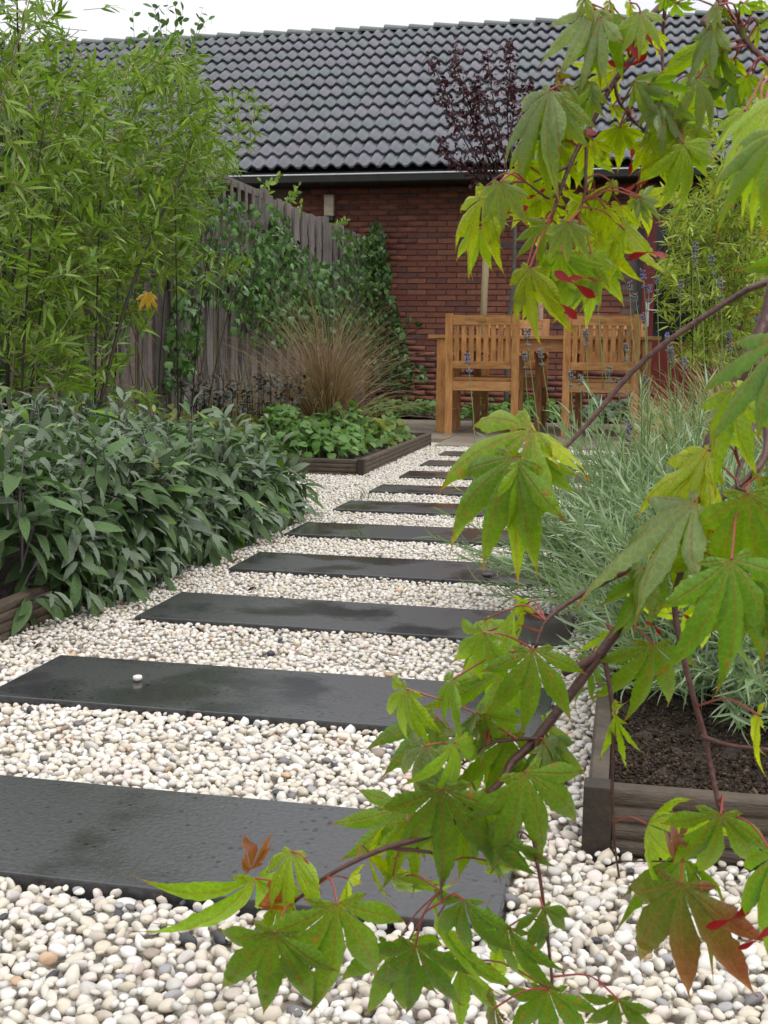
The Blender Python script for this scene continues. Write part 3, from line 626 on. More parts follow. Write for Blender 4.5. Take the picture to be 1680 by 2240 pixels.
gut = MB().prism(gp, 'x', x0r, x1r).build('gutter', M['gutter'], house)
MB().tube([(x0r, RY - .083, RZ - .095), (x1r, RY - .083, RZ - .095)], .0085, 8, 1).build('gutter_rim', M['zinc'], gut)

# ---- door in the brick wall, mostly behind the bamboo
door = MB().box(0.105, 1.02, -0.022, 0.004, 0.02, 0.775).build('door', M['red_paint'], house)
MB().box(0.105, 0.235, -0.020, 0.005, 0.780, 2.10).build('door_stile', M['red_paint'], door)
MB().box(0.89, 1.02, -0.020, 0.005, 0.780, 2.10).build('door_stile', M['red_paint'], door)
MB().box(0.235, 0.89, -0.019, 0.005, 1.97, 2.098).build('door_rail', M['red_paint'], door)
MB().box(0.236, 0.889, -0.012, 0.004, 0.777, 1.969).build('door_glass', M['glass'], door)
MB().box(0.050, 0.102, -0.030, 0.007, 0.0, 2.17).box(1.023, 1.075, -0.030, 0.007, 0.0, 2.17).box(0.103, 1.022, -0.030, 0.007, 2.102, 2.17).build('door_frame', M['dark_wood'], door)
MB().bbox(0.148, 0.188, -0.030, -0.0195, 0.93, 1.19, .003).build('handle_plate', M['steel'], door)
MB().tube([(0.166, -.03, 1.105), (0.166, -.068, 1.105), (0.190, -.075, 1.105), (0.285, -.075, 1.100)], .010, 8, 3).build('door_handle', M['steel'], door)

# ---- lamp on the wall
wl_ = thing('wall_lamp', 'pale boxy wall lamp with dark base on the brick wall', 'lamp', (-3.318, HY - .01, 2.05))
MB().bbox(-.055, .055, -.085, -.01, .07, .285, .008).build('lamp_shade', M['lamp_glass'], wl_)
MB().bbox(-.052, .052, -.080, .0, .015, .069, .006).build('lamp_base', M['black_plastic'], wl_)
MB().box(-.03, .03, -.012, .012, .07, .26).build('back_plate', M['black_plastic'], wl_)
MB().bbox(-.057, .057, -.088, -.008, .285, .297, .003).build('lamp_cap', M['lamp_glass'], wl_)

# ================================================================== FENCE along the left side (X = -2.9)
FX = -2.90
def fence(label, y0, y1, style, seed):
    t = thing('wooden_fence', label, 'fence', (FX, y0, 0), 'grey wooden fence panels on the left'); rr = np.random.default_rng(seed)
    H = 1.87
    MB().bbox(-.045, .045, -.045, .045, -.06, H + .03, .004).build('post', M['fence'], t)
    L = y1 - y0
    rails = (0.30, 1.05, 1.62) if style == 'boards' else (0.30, 0.95, 1.34)
    for z in rails: MB().beam((0, .05, z), (0, L - .05, z), .028, .07).build('rail', M['fence'], t)
    y = .06; k = 0; topz = H if style == 'boards' else 1.40
    while y < L - .07:
        w = .128 + rr.normal() * .003; off = .030 if k % 2 == 0 else -.030
        m = MB(); m.bbox(off - .009, off + .009, y, y + w, .03, topz + rr.normal() * .010, .002); b_ = m.build('board', M['fence'], t); b_.rotation_euler.x = rr.normal() * .004
        y += .125; k += 1
    if style == 'trellis':
        for z in (1.38, 1.60, H - .02): MB().beam((.012, .05, z), (.012, L - .05, z), .022, .042 if z < H - .05 else .055).build('trellis_rail', M['fence'], t)
        y = .12
        while y < L - .05:
            MB().box(.024, .038, y, y + .026, 1.36, H - .015).build('trellis_slat', M['fence'], t); y += .165
    return t
fence('grey board fence panel deep behind the left bamboo', 3.35, 5.25, 'boards', 1)
fence('grey board fence panel behind the bamboo beside the dark culm', 5.25, 7.15, 'boards', 2)
fence('weathered fence panel with open trellis top above the ivy', 7.15, 9.08, 'trellis', 3)
fence('grey picket fence panel with ivy climbing up to its tips', 9.08, 10.98, 'boards', 4)
fence('short grey picket fence panel meeting the brick wall', 10.98, 12.86, 'boards', 5)

# ================================================================== GARDEN TABLE AND ARMCHAIRS
def chair_parts(t, w=0.57, d=0.52, h=0.935):
    """armchair facing +Y, its back towards -Y; local origin under the middle of the back"""
    hw = w / 2
    for s in (-1, 1):
        x = s * (hw - .028)
        m = MB(); m.bbox(x - .028, x + .028, -.021, .021, 0, .42, .003); 
        m2 = MB(); m2.V = m.V[:]; m2.F = m.F[:]
        m2.add([(x - .028, -.021, .42), (x + .028, -.021, .42), (x + .028, .021, .42), (x - .028, .021, .42), (x - .028, -.075, h), (x + .028, -.075, h), (x + .028, -.037, h), (x - .028, -.037, h)],
               [(0, 3, 2, 1), (4, 5, 6, 7), (0, 1, 5, 4), (1, 2, 6, 5), (2, 3, 7, 6), (3, 0, 4, 7)])
        m2.build('back_post', M['teak'], t)
        m = MB(); m.bbox(x - .028, x + .028, d - .045, d, 0, .615, .003); m.build('leg', M['teak'], t)
        m = MB(); m.bbox(x - .032, x + .032, -.03, d + .03, .615, .640, .004); m.build('armrest', M['teak'], t)
        MB().box(x - .011, x + .011, .022, d - .046, .145, .185).build('stretcher', M['teak'], t)
        MB().box(x - .012, x + .012, .022, d - .046, .345, .410).build('side_rail', M['teak'], t)
    xin = hw - .057
    def lean(z): return -.054 * max(0, (z - .42)) / (h - .42)
    def rail(name, z0, z1, th=.026):
        a, b_ = lean(z0), lean(z1)
        m = MB().add([(-xin, a - th / 2, z0), (xin, a - th / 2, z0), (xin, a + th / 2, z0), (-xin, a + th / 2, z0), (-xin, b_ - th / 2, z1), (xin, b_ - th / 2, z1), (xin, b_ + th / 2, z1), (-xin, b_ + th / 2, z1)],
                 [(0, 3, 2, 1), (4, 5, 6, 7), (0, 1, 5, 4), (1, 2, 6, 5), (2, 3, 7, 6), (3, 0, 4, 7)])
        return m.build(name, M['teak_x'], t)
    top = rail('top_rail', h - .085, h - .012, .028); rail('lower_back_rail', .515, .572); rail('seat_apron', .345, .418)
    n = 8; pitch = 2 * xin / n
    for i in range(n):
        x = -xin + pitch * (i + .5); a, b_ = lean(.572), lean(h - .085)
        MB().add([(x - .0185, a - .007, .572), (x + .0185, a - .007, .572), (x + .0185, a + .007, .572), (x - .0185, a + .007, .572), (x - .0185, b_ - .007, h - .085), (x + .0185, b_ - .007, h - .085), (x + .0185, b_ + .007, h - .085), (x - .0185, b_ + .007, h - .085)],
                 [(0, 3, 2, 1), (4, 5, 6, 7), (0, 1, 5, 4), (1, 2, 6, 5), (2, 3, 7, 6), (3, 0, 4, 7)]).build('back_slat', M['teak'], t)
    for i in range(6):
        y = .03 + i * (d - .04) / 6; MB().bbox(-xin - .008, xin + .008, y, y + .068, .420, .440, .002).build('seat_slat', M['teak_x'], t)
    MB().box(-xin, xin, d - .040, d - .014, .345, .418).build('front_apron', M['teak_x'], t)
    V = [(0.036 * math.cos(a) * 1.0, lean(h - .047) - .0175, h - .047 + .013 * math.sin(a)) for a in np.linspace(0, 2 * math.pi, 17)[:-1]]
    V2 = [(v[0], v[1] + .005, v[2]) for v in V]
    MB().add(V + V2, [tuple(range(16)), tuple(range(31, 15, -1))] + [(i, 16 + i, 16 + (i + 1) % 16, (i + 1) % 16) for i in range(16)]).build('badge', M['brass'], top)
GC = 'slatted wooden garden armchairs at the table'
ch = thing('garden_armchair', 'slatted wooden garden armchair at the near left of the table, back turned', 'chair', (-1.113, 9.06, 0), GC); ch.rotation_euler.z = .012
chair_parts(ch)
def copy_tree(o, parent=None):
    c = o.copy(); COL.objects.link(c)
    if parent is not None: c.parent = parent
    for k in o.children: copy_tree(k, c)
    return c
for lab, x, y, rz in (('slatted wooden garden armchair at the near right, behind the lavender stalks', -0.208, 9.07, -.01),
                      ('pale wooden armchair on the far side, facing over the table at the left', -0.975, 10.27, math.pi - .02),
                      ('pale wooden armchair on the far side, hidden behind the near right chair', -0.150, 10.27, math.pi + .02)):
    c = copy_tree(ch); c.location = (x, y, 0); c.rotation_euler.z = rz; c['label'] = lab
tb = thing('garden_table', 'long wooden garden table between the four armchairs', 'table', (-0.67, 9.27, 0))
for i in range(7):
    m = MB(); m.bbox(-.907, .907, i * .122, i * .122 + .118, .748, .776, .003); m.build('tabletop_plank', M['teak_x'], tb)
for x in (-.80, .80):
    for y in (.055, .795): MB().bbox(x - .038, x + .038, y - .038, y + .038, 0, .747, .004).build('leg', M['teak'], tb)
MB().box(-.761, .761, .045, .068, .655, .747).build('apron', M['teak_x'], tb); MB().box(-.761, .761, .782, .805, .655, .747).build('apron', M['teak_x'], tb)
for x in (-.80, .80): MB().box(x - .012, x + .012, .094, .756, .655, .747).build('apron', M['teak'], tb)

# ================================================================== MAPLE in front
MS = 1.01266
FR = {'d': (0, 0, 1 / MS), 'F2': (840, 0, 1.975), 'F4': (840, 500, 1.975), 'F6': (840, 1000, 1.975), 'F8': (840, 1560, 1.975), 'R2': (1000, 1400, 3.95), 'R5': (940, 360, 3.95), 'R6': (1200, 0, 3.456), 'R7': (1160, 1020, 3.19), 'R8': (480, 1760, 3.19), 'G6': (1340, 480, 4.88)}
def fp(f, x, y): a, b_, s = FR[f]; return a + x / s, b_ + y / s
def maple_tpl(seed, droop, curl):
    rr = np.random.default_rng(seed); V, F, lv = [], [], []
    angs = [0, 33, -33, 62, -62, 94, -94]; lens = [1.0, .92, .92, .62, .62, .22, .22]
    ts = [0, .12, .25, .33, .38, .43, .48, .53, .58, .63, .68, .73, .78, .84, .90, .95, 1.0]
    for a, L in zip(angs, lens):
        L *= 1 + .06 * rr.normal(); a = math.radians(a + 3 * rr.normal()); half = math.radians(15.6 if L > .4 else 16); tsn = min(.60, 0.37 / L * (1.0 if L > .8 else (.80 if L > .4 else .5))); zig = 1
        bend = rr.normal() * .10; dl = droop * (1 + .35 * rr.normal()); n0 = len(V)
        for t in ts:
            if t <= tsn: hw = t * L * math.tan(half) * 1.01
            else:
                s = (t - tsn) / (1 - tsn); hw = tsn * L * math.tan(half) * ((1 - s) ** 1.70) * (1 + 2.6 * s) * (1 + .03 * rr.normal() + zig * .05); zig = -zig
                if t == 1.0: hw = 0.003
            r_ = t * L; aa = a + bend * t * t
            for sx in (-1, 0, 1):
                x = math.sin(aa) * r_ + math.cos(aa) * sx * hw; y = math.cos(aa) * r_ - math.sin(aa) * sx * hw
                z = -dl * r_ * r_ - abs(sx) * hw * (.42 + curl) * (1 if t > .1 else .3) + .010 * rr.normal() * t - .8 * dl * max(0, t - .55) ** 2
                V.append((x, y, z)); lv.append((sx * hw, t, 0))
        for i in range(len(ts) - 1):
            for c in (0, 1):
                p = n0 + i * 3 + c; F += [(p, p + 1, p + 4), (p, p + 4, p + 3)]
    return Tpl(V, F, lv)
MTP = [maple_tpl(11, .34, 0.05), maple_tpl(12, .58, .15), maple_tpl(13, .30, .22), maple_tpl(14, .75, .2), maple_tpl(15, .45, .10), maple_tpl(16, .70, .05), maple_tpl(17, .40, .30), maple_tpl(18, .9, .1)]
MCOL = {'g': (0.160, 0.265, 0.024), 'y': (0.32, 0.39, 0.008), 'p': (0.180, 0.245, 0.085), 'd': (0.105, 0.200, 0.020), 'r': (0.17, 0.075, 0.030), 'l': (0.220, 0.325, 0.018)}  # y: brighter yellow-green, the glow of leaves lit from behind put into the colour
mcache = {}
tree = thing('maple_tree', 'japanese maple with drooping green leaves and dark red twigs in the foreground', 'tree', (0.80, 1.62, 0.04))
tree_b = np.array([0.80, 1.62, 0.04])
BR = []          # sampled branch points for the petioles
def branch(name, pts, r0, r1, n=8):
    P = np.array([p if len(p) == 3 and not isinstance(p[0], str) else at_d(*fp(p[0], p[1], p[2]), p[3]) for p in pts])
    m = MB(); m.tube(P - tree_b, np.linspace(r0, r1, len(P)), n, 4); o = m.build(name, M['maple_bark'], tree, smooth=True)
    for a, b_ in zip(P[:-1], P[1:]):
        for t in np.linspace(0, 1, 6): BR.append(a * (1 - t) + b_ * t)
    return P
trunk_top = (0.66, 1.22, 0.95)
m = MB(); m.tube(np.array([(0.80, 1.62, 0.0), (0.79, 1.58, 0.3), (0.76, 1.48, 0.62), trunk_top, (0.60, 1.05, 1.15)]) - tree_b, [.030, .025, .021, .016, .011], 10, 4); m.build('trunk', M['maple_bark'], tree, smooth=True)
B1 = branch('branch', [trunk_top, (0.30, 0.95, 0.76), ('d', 1760, 520, .79), ('d', 1650, 700, .77), ('d', 1585, 840, .76), ('d', 1490, 1060, .75), ('R7', 790, 870, .735), ('R7', 480, 1320, .73), ('R7', 60, 1880, .72), ('R2', 470, 1060, .715), ('d', 1080, 1690, .71), ('d', 960, 1790, .71), ('R8', 1115, 320, .71), ('R8', 750, 500, .715), ('R8', 510, 690, .72)], .0056, .0010)
B2 = branch('branch', [trunk_top, (0.36, 1.05, 0.78), ('d', 1800, 545, .88), ('d', 1659, 608, .87), ('d', 1590, 640, .86), ('d', 1400, 770, .86), ('d', 1275, 910, .855), ('d', 1185, 1005, .85)], .0040, .0014)
B3 = branch('branch', [(0.60, 1.05, 1.15), (0.30, 0.95, 1.14), ('R6', 860, 40, .82), ('R6', 700, 350, .80), ('R6', 500, 610, .80), ('R6', 330, 920, .80), ('R6', 160, 1250, .79), ('R6', 20, 1650, .79), ('R5', 1050, 470, .79)], .0034, .0010)
B4 = branch('branch', [('R6', 880, 60, .82), ('R6', 860, 300, .83), ('R6', 865, 520, .83), ('R6', 900, 720, .83), ('R6', 965, 860, .83)], .0016, .0009, 6)
B5 = branch('branch', [(0.60, 1.05, 1.15), (0.27, 0.93, 1.10), ('R6', 1340, -40, .78), ('R6', 1420, 170, .76), ('R6', 1520, 340, .75), ('R6', 1680, 490, .74)], .0032, .0018)
branch('branch', [('R6', 470, 650, .80), ('R6', 330, 730, .795), ('R6', 140, 800, .79)], .0013, .0007, 6)
branch('branch', [('R6', 500, 610, .80), ('R6', 530, 760, .80), ('R6', 640, 910, .80), ('R6', 780, 1020, .80), ('R6', 870, 1020, .80)], .0015, .0008, 6)
branch('branch', [('R6', 330, 920, .80), ('R6', 290, 1080, .795), ('R6', 280, 1350, .79), ('R5', 1330, 300, .79), ('R5', 1260, 460, .785)], .0014, .0009, 6)
branch('branch', [('R6', 160, 1250, .79), ('R5', 1060, 80, .785), ('R5', 900, 150, .78)], .0012, .0007, 6)
branch('branch', [('R5', 1130, 230, .79), ('R5', 1030, 290, .785), ('R5', 960, 250, .78), ('R5', 830, 150, .775)], .0012, .0007, 6)
branch('branch', [('R2', 1210, 130, .73), ('R2', 1080, 210, .725), ('R2', 920, 290, .72)], .0030, .0022)
branch('branch', [('R7', 700, 720, .735), ('R7', 570, 780, .73), ('R7', 300, 930, .72), ('R7', 110, 1080, .715), ('R7', 30, 1280, .71)], .0022, .0011, 7)
branch('branch', [('d', 1640, 740, .765), ('d', 1655, 900, .72), ('R7', 1600, 0, .70), ('R7', 1180, 350, .69), ('R7', 1080, 650, .69), ('R7', 1010, 930, .69), ('R7', 1040, 1200, .685), ('R7', 1140, 1620, .68), ('R7', 1220, 1900, .68), ('F8', 1440, 370, .675), ('F8', 1465, 430, .675)], .0024, .0014, 7)
branch('branch', [('R2', 1270, 150, .73), ('R2', 1330, 480, .725), ('R2', 1350, 800, .72), ('R2', 1340, 1300, .72), ('R2', 1360, 1750, .72), ('R2', 1400, 2050, .72)], .0019, .0007, 6)
branch('branch', [('R2', 690, 870, .715), ('R2', 680, 1080, .71), ('R2', 670, 1750, .70), ('R2', 730, 2150, .70), ('F8', 725, 1140, .70), ('F8', 710, 1190, .70)], .0018, .0008, 6)
branch('branch', [('R2', 700, 850, .715), ('R2', 480, 860, .72), ('R2', 260, 900, .72), ('R2', 150, 1000, .72), ('R2', 0, 1100, .72)], .0013, .0007, 6)
branch('branch', [('R8', 1160, 300, .71), ('R8', 1540, 360, .715), ('R8', 1545, 600, .715), ('R8', 1550, 680, .71)], .0012, .0007, 6)
branch('branch', [('F8', 1370, 100, .68), ('F8', 1500, 140, .67), ('F8', 1680, 160, .66)], .0016, .0012, 6)
branch('branch', [('F8', 1300, 640, .70), ('F8', 1140, 640, .71), ('F8', 1010, 640, .72)], .0006, .0005, 5)
branch('branch', [('d', 1640, 740, .76), ('F4', 1600, 830, .70), ('R7', 1440, 100, .68), ('R7', 1515, 180, .67)], .0016, .0009, 6)
BR = np.array(BR)
# (frame, base x, base y, tip x, tip y, distance, colour, shape, twist, tip depth factor, extra width)
ML = [('R8', 820, 690, 850, 1500, .70, 'g', 0, .0, .1), ('R8', 385, 890, 235, 1590, .70, 'g', 0, .1, .1), ('R8', 505, 325, 370, 790, .72, 'l', 1, .3, -.2), ('R8', 250, 510, 115, 1235, .74, 'g', 1, -.7, .2),
      ('R8', 1370, 985, 1360, 1540, .73, 'd', 0, .1, .1), ('F8', 345, 805, 290, 1125, .70, 'd', 1, .1, .0), ('R8', 1250, 520, 1370, 800, .76, 'g', 1, .3, .2), ('R8', 1045, 330, 1010, 520, .75, 'y', 1, .5, .3),
      ('R8', 900, 520, 840, 640, .76, 'y', 2, .5, .3), ('F8', 605, 255, 745, 690, .68, 'g', 0, -.1, .1), ('F8', 245, 325, 300, 800, .69, 'g', 0, .2, .1), ('F8', 535, 925, 450, 1245, .70, 'd', 1, .2, .1),
      ('F8', 685, 840, 755, 1070, .69, 'd', 1, -.2, .0), ('F8', 1285, 735, 1225, 1285, .66, 'r', 0, .15, .1), ('F8', 1455, 435, 1420, 820, .66, 'g', 1, -.1, .1), ('F8', 1290, 630, 1270, 740, .70, 'd', 3, .2, .5),
      ('F8', 1690, 620, 1500, 1020, .62, 'd', 1, .5, .0), ('F8', 1140, 480, 1125, 570, .70, 'l', 3, .1, .6), ('R2', 1370, 640, 1230, 905, .71, 'l', 3, .1, .3), ('F8', 710, 1195, 690, 1520, .70, 'd', 0, .1, .1),
      ('F8', 480, 1275, 390, 1480, .70, 'r', 1, .2, .2), ('F8', 1010, 1235, 1000, 1480, .69, 'd', 1, .1, .0), ('R2', 655, 85, 690, 800, .68, 'g', 0, .1, .0), ('F6', 430, 755, 315, 1010, .70, 'g', 1, .3, .1),
      ('F6', 570, 645, 480, 745, .72, 'l', 3, .2, .3), ('F6', 600, 645, 660, 765, .73, 'y', 1, -.6, .2), ('R2', 230, 640, 430, 1015, .71, 'g', 1, .4, .1), ('R2', 190, 630, -20, 700, .71, 'p', 2, .7, .2),
      ('R7', 860, 1240, 830, 1790, .72, 'g', 0, .0, .1), ('R7', 795, 715, 560, 1010, .69, 'p', 1, .4, .1), ('R7', 805, 730, 905, 1240, .70, 'd', 1, -.5, .1), ('R7', 1515, 190, 1560, 1010, .62, 'g', 0, .1, .1),
      ('R7', 1400, 650, 1585, 1490, .60, 'd', 0, .1, .0), ('R7', 1330, 680, 1165, 1440, .63, 'd', 1, .4, .1), ('R7', 1240, -20, 640, 450, .68, 'y', 1, .5, .2), ('R7', 1150, 250, 350, 670, .66, 'p', 2, .8, .2),
      ('R7', 1120, 270, 1110, 700, .70, 'y', 1, .6, .1), ('R7', 1000, 330, 870, 660, .68, 'g', 1, .9, .1), ('R7', 1600, 1740, 1370, 1914, .62, 'y', 1, .6, .3), ('R7', 780, 950, 820, 1200, .75, 'y', 1, .5, .2), ('R7', 560, 1150, 590, 1440, .76, 'l', 1, -.5, .2), ('R7', 420, 1340, 260, 1590, .76, 'd', 2, .7, .1),
      ('F4', 640, 865, 190, 1240, .80, 'l', 1, .3, .1), ('F4', 680, 985, 640, 1220, .80, 'g', 1, .0, .1), ('F4', 640, 880, 900, 960, .81, 'y', 2, -.8, .2), ('F6', 560, 0, 345, 445, .79, 'g', 0, .15, .1), ('F6', 590, 20, 700, 265, .79, 'g', 1, -.3, .1),
      ('F6', 100, 1000, -40, 1250, .72, 'l', 1, .4, .1), ('F6', 300, 960, 160, 1130, .71, 'g', 1, .5, .1), ('F8', 180, 140, 0, 420, .70, 'p', 1, .4, .1), ('F8', 400, 60, 150, 120, .72, 'p', 2, .7, .2), ('F8', 300, 130, 440, 380, .69, 'g', 1, -.3, .1), ('F8', 40, 700, 130, 860, .74, 'l', 1, .4, .2), ('F8', 430, 470, 395, 790, .70, 'd', 1, .4, .0), ('F8', 560, 560, 600, 750, .70, 'd', 1, .5, .0), ('F8', 480, 640, 540, 790, .73, 'l', 1, .4, .1), ('F8', 690, 130, 830, 330, .71, 'p', 1, -.4, .1), ('R2', 750, 740, 1170, 1080, .73, 'l', 2, -.6, .1),
      ('F2', 720, 390, 460, 690, .75, 'p', 1, .55, .1), ('F2', 740, 400, 650, 690, .755, 'p', 1, .3, .1), ('F2', 690, 520, 500, 760, .77, 'l', 1, .4, .1), ('F2', 880, 350, 800, 520, .77, 'p', 1, .3, .1), ('F2', 760, 620, 700, 800, .80, 'y', 1, .2, .1), ('F2', 1190, 430, 1110, 600, .77, 'p', 1, .3, .1), ('F2', 1240, 480, 1370, 700, .77, 'l', 1, -.3, .1), ('F2', 1020, 540, 1010, 740, .80, 'y', 0, .0, .1), ('F2', 880, 620, 900, 780, .81, 'y', 1, .3, .1), ('F2', 1290, 620, 1420, 860, .76, 'l', 1, -.2, .1), ('F2', 1560, 480, 1390, 600, .70, 'l', 1, .5, .1), ('F2', 1640, 560, 1420, 700, .62, 'g', 1, .4, .1), ('F2', 1640, 640, 1480, 850, .62, 'l', 1, .4, .1), ('F2', 1450, 250, 1400, 420, .76, 'g', 1, .3, .1), ('F2', 1590, 330, 1540, 480, .75, 'l', 1, .2, .1),
      # upper cluster, hanging in front of the roof and the wall
      ('R5', 610, 150, 580, 590, .76, 'p', 0, .1, .1), ('R5', 460, 290, 175, 790, .78, 'y', 1, .6, .1), ('R5', 1195, 495, 1160, 880, .74, 'p', 0, .1, .1), ('R5', 1010, 510, 745, 790, .78, 'l', 0, .2, .1), ('R5', 960, 530, 950, 840, .80, 'y', 1, .2, .2),
      ('R5', 870, 890, 740, 1480, .77, 'y', 1, .5, .1), ('R5', 830, 930, 680, 1170, .78, 'p', 2, .8, .1), ('R5', 870, 1070, 990, 1345, .79, 'y', 1, -.3, .1), ('R5', 1140, 760, 1150, 1220, .77, 'g', 1, .3, .1), ('R5', 1290, 760, 1230, 1345, .78, 'l', 1, -.2, .1),
      ('R5', 1390, 770, 1600, 1165, .78, 'l', 1, -.3, .1), ('R5', 1530, 380, 1460, 700, .79, 'y', 0, .1, .1), ('R5', 1565, 150, 1640, 420, .79, 'y', 1, -.3, .1), ('R5', 1690, 570, 1500, 750, .79, 'l', 1, .5, .1), ('R5', 1180, 220, 1190, 460, .80, 'y', 1, .3, .2), ('R5', 800, 10, 830, 500, .80, 'y', 0, .3, .1),
      ('R5', 940, 260, 1000, 520, .81, 'y', 1, .2, .2), ('R5', 480, 200, 500, 620, .79, 'y', 1, .6, .2), ('R5', 1420, 230, 1290, 400, .80, 'l', 1, .5, .1), ('R5', 1300, 420, 1290, 640, .80, 'y', 1, .5, .1), ('R5', 640, 300, 790, 620, .78, 'l', 1, -.6, .1),
      ('R6', 690, 90, 745, 385, .74, 'p', 0, .1, .0), ('R6', 400, 130, 130, 640, .76, 'p', 2, .9, .1), ('R6', 540, 960, 540, 1190, .80, 'y', 0, .0, .1), ('R6', 610, 960, 690, 1130, .81, 'y', 1, -.3, .1), ('R6', 830, 770, 700, 940, .76, 'p', 1, .4, .0), ('R6', 850, 780, 1130, 1100, .76, 'p', 2, -.7, .1),
      ('R6', 930, 930, 960, 1415, .78, 'l', 0, .1, .1), ('R6', 1010, 1000, 1235, 1390, .77, 'y', 1, -.3, .1), ('R6', 770, 1060, 700, 1400, .79, 'y', 0, .1, .1), ('R6', 680, 1490, 600, 1690, .76, 'p', 1, .3, .1), ('R6', 700, 1490, 870, 1650, .76, 'p', 2, -.5, .1), ('R6', 1500, 575, 1500, 790, .74, 'l', 0, .0, .1),
      ('R6', 1400, 450, 1370, 630, .76, 'y', 1, .2, .1), ('R6', 1260, 190, 990, 560, .75, 'p', 2, .6, .1), ('R6', 1200, 230, 1090, 610, .76, 'g', 1, .6, .1), ('R6', 1730, 760, 1165, 1060, .46, 'l', 1, .6, .1), ('R6', 1740, 1000, 1200, 1430, .44, 'g', 1, .5, .1), ('R6', 1720, 1120, 1380, 1540, .45, 'l', 1, .6, .1),
      ('R6', 270, -10, 170, 230, .77, 'p', 1, .5, .1), ('R6', 330, 30, 240, 190, .79, 'y', 1, .4, .1), ('R6', 470, 20, 330, 190, .79, 'y', 1, .4, .1), ('R6', 620, 20, 480, 180, .79, 'y', 1, .4, .2), ('R6', 880, -20, 900, 130, .75, 'd', 1, .1, .1), ('R6', 960, 20, 1000, 200, .75, 'g', 1, .2, .1), ('R6', 1080, -60, 1120, 60, .75, 'd', 1, .2, .1),
      ('R6', 1290, 40, 1110, 170, .74, 'p', 1, .6, .1), ('R6', 1330, 60, 1280, 190, .75, 'd', 1, .2, .1), ('R6', 1470, 20, 1520, 200, .74, 'g', 1, .2, .1), ('R6', 1620, 10, 1590, 130, .74, 'l', 1, .2, .1), ('R6', 1480, 200, 1380, 300, .75, 'p', 1, .5, .1), ('R6', 1590, 200, 1450, 330, .75, 'y', 1, .4, .1), ('R6', 1640, 150, 1660, 300, .74, 'd', 1, .2, .1), ('R6', 1340, 330, 1250, 480, .75, 'p', 1, .5, .1), ('R6', 1660, 480, 1680, 680, .74, 'l', 1, .2, .1), ('R6', 1650, 620, 1690, 820, .74, 'y', 1, .2, .1),
      ('R6', 330, 640, 480, 930, .77, 'g', 1, -.7, .1), ('R6', 150, 640, 60, 880, .76, 'p', 1, .4, .1), ('R6', 60, 560, 0, 700, .77, 'r', 3, .3, .2), ('R6', 490, 800, 500, 960, .80, 'y', 2, .6, .1), ('R6', 200, 720, 250, 880, .78, 'g', 1, -.4, .1), ('R6', 430, 170, 440, 300, .78, 'y', 1, .3, .1), ('R6', 820, 240, 790, 420, .78, 'y', 2, .5, .1), ('R6', 340, 1060, 380, 1270, .80, 'y', 1, .5, .1), ('R6', 1130, 1200, 1080, 1300, .77, 'l', 1, .3, .1),
      ('R6', 130, 950, 170, 1230, .79, 'y', 1, .3, .1), ('R6', 50, 960, 60, 1250, .80, 'y', 1, .2, .1), ('F4', 1740, 470, 1370, 760, .58, 'd', 2, .5, .1), ('F4', 1510, 690, 1360, 1050, .64, 'l', 2, .8, .1), ('F4', 1520, 690, 1690, 790, .64, 'y', 1, -.6, .1), ('F4', 1400, 960, 1200, 1090, .68, 'y', 2, .7, .1), ('F4', 1480, 860, 1540, 1000, .66, 'g', 1, .4, .1), ('F4', 1700, 560, 1600, 660, .60, 'd', 1, .4, .1)]
def scatter_leaves(poly, n, d0, d1, kinds, lo, hi):
    for x, y in sample_poly(poly, n):
        L = lo + rng.random() * (hi - lo); a = rng.normal() * .5; D = d0 + rng.random() * (d1 - d0)
        ML.append(('S', x, y, x + math.sin(a) * L, y + math.cos(a) * L, D, kinds[rng.integers(len(kinds))], int(rng.integers(0, 4)), rng.normal() * .45, rng.normal() * .10))
FR['S'] = (0, 0, 1.0)
scatter_leaves([(900, 1390), (1060, 1340), (1160, 1500), (1230, 1700), (1100, 1830), (900, 1820), (830, 1680)], 11, .72, .78, 'gggld', 140, 210)
scatter_leaves([(1020, 400), (1080, 300), (1320, 320), (1400, 420), (1400, 540), (1250, 600), (1110, 560), (1010, 480)], 13, .79, .86, 'yyylg', 95, 150)
scatter_leaves([(1520, 900), (1680, 850), (1680, 1330), (1470, 1300), (1430, 1100)], 8, .66, .78, 'glypd', 130, 220)
scatter_leaves([(1250, 0), (1680, -20), (1680, 300), (1500, 280), (1300, 120)], 11, .74, .84, 'ygplpd', 90, 150)
scatter_leaves([(560, 1960), (720, 1900), (1000, 1950), (1150, 2050), (1100, 2150), (900, 2120), (700, 2050)], 7, .74, .80, 'dgl', 120, 170)
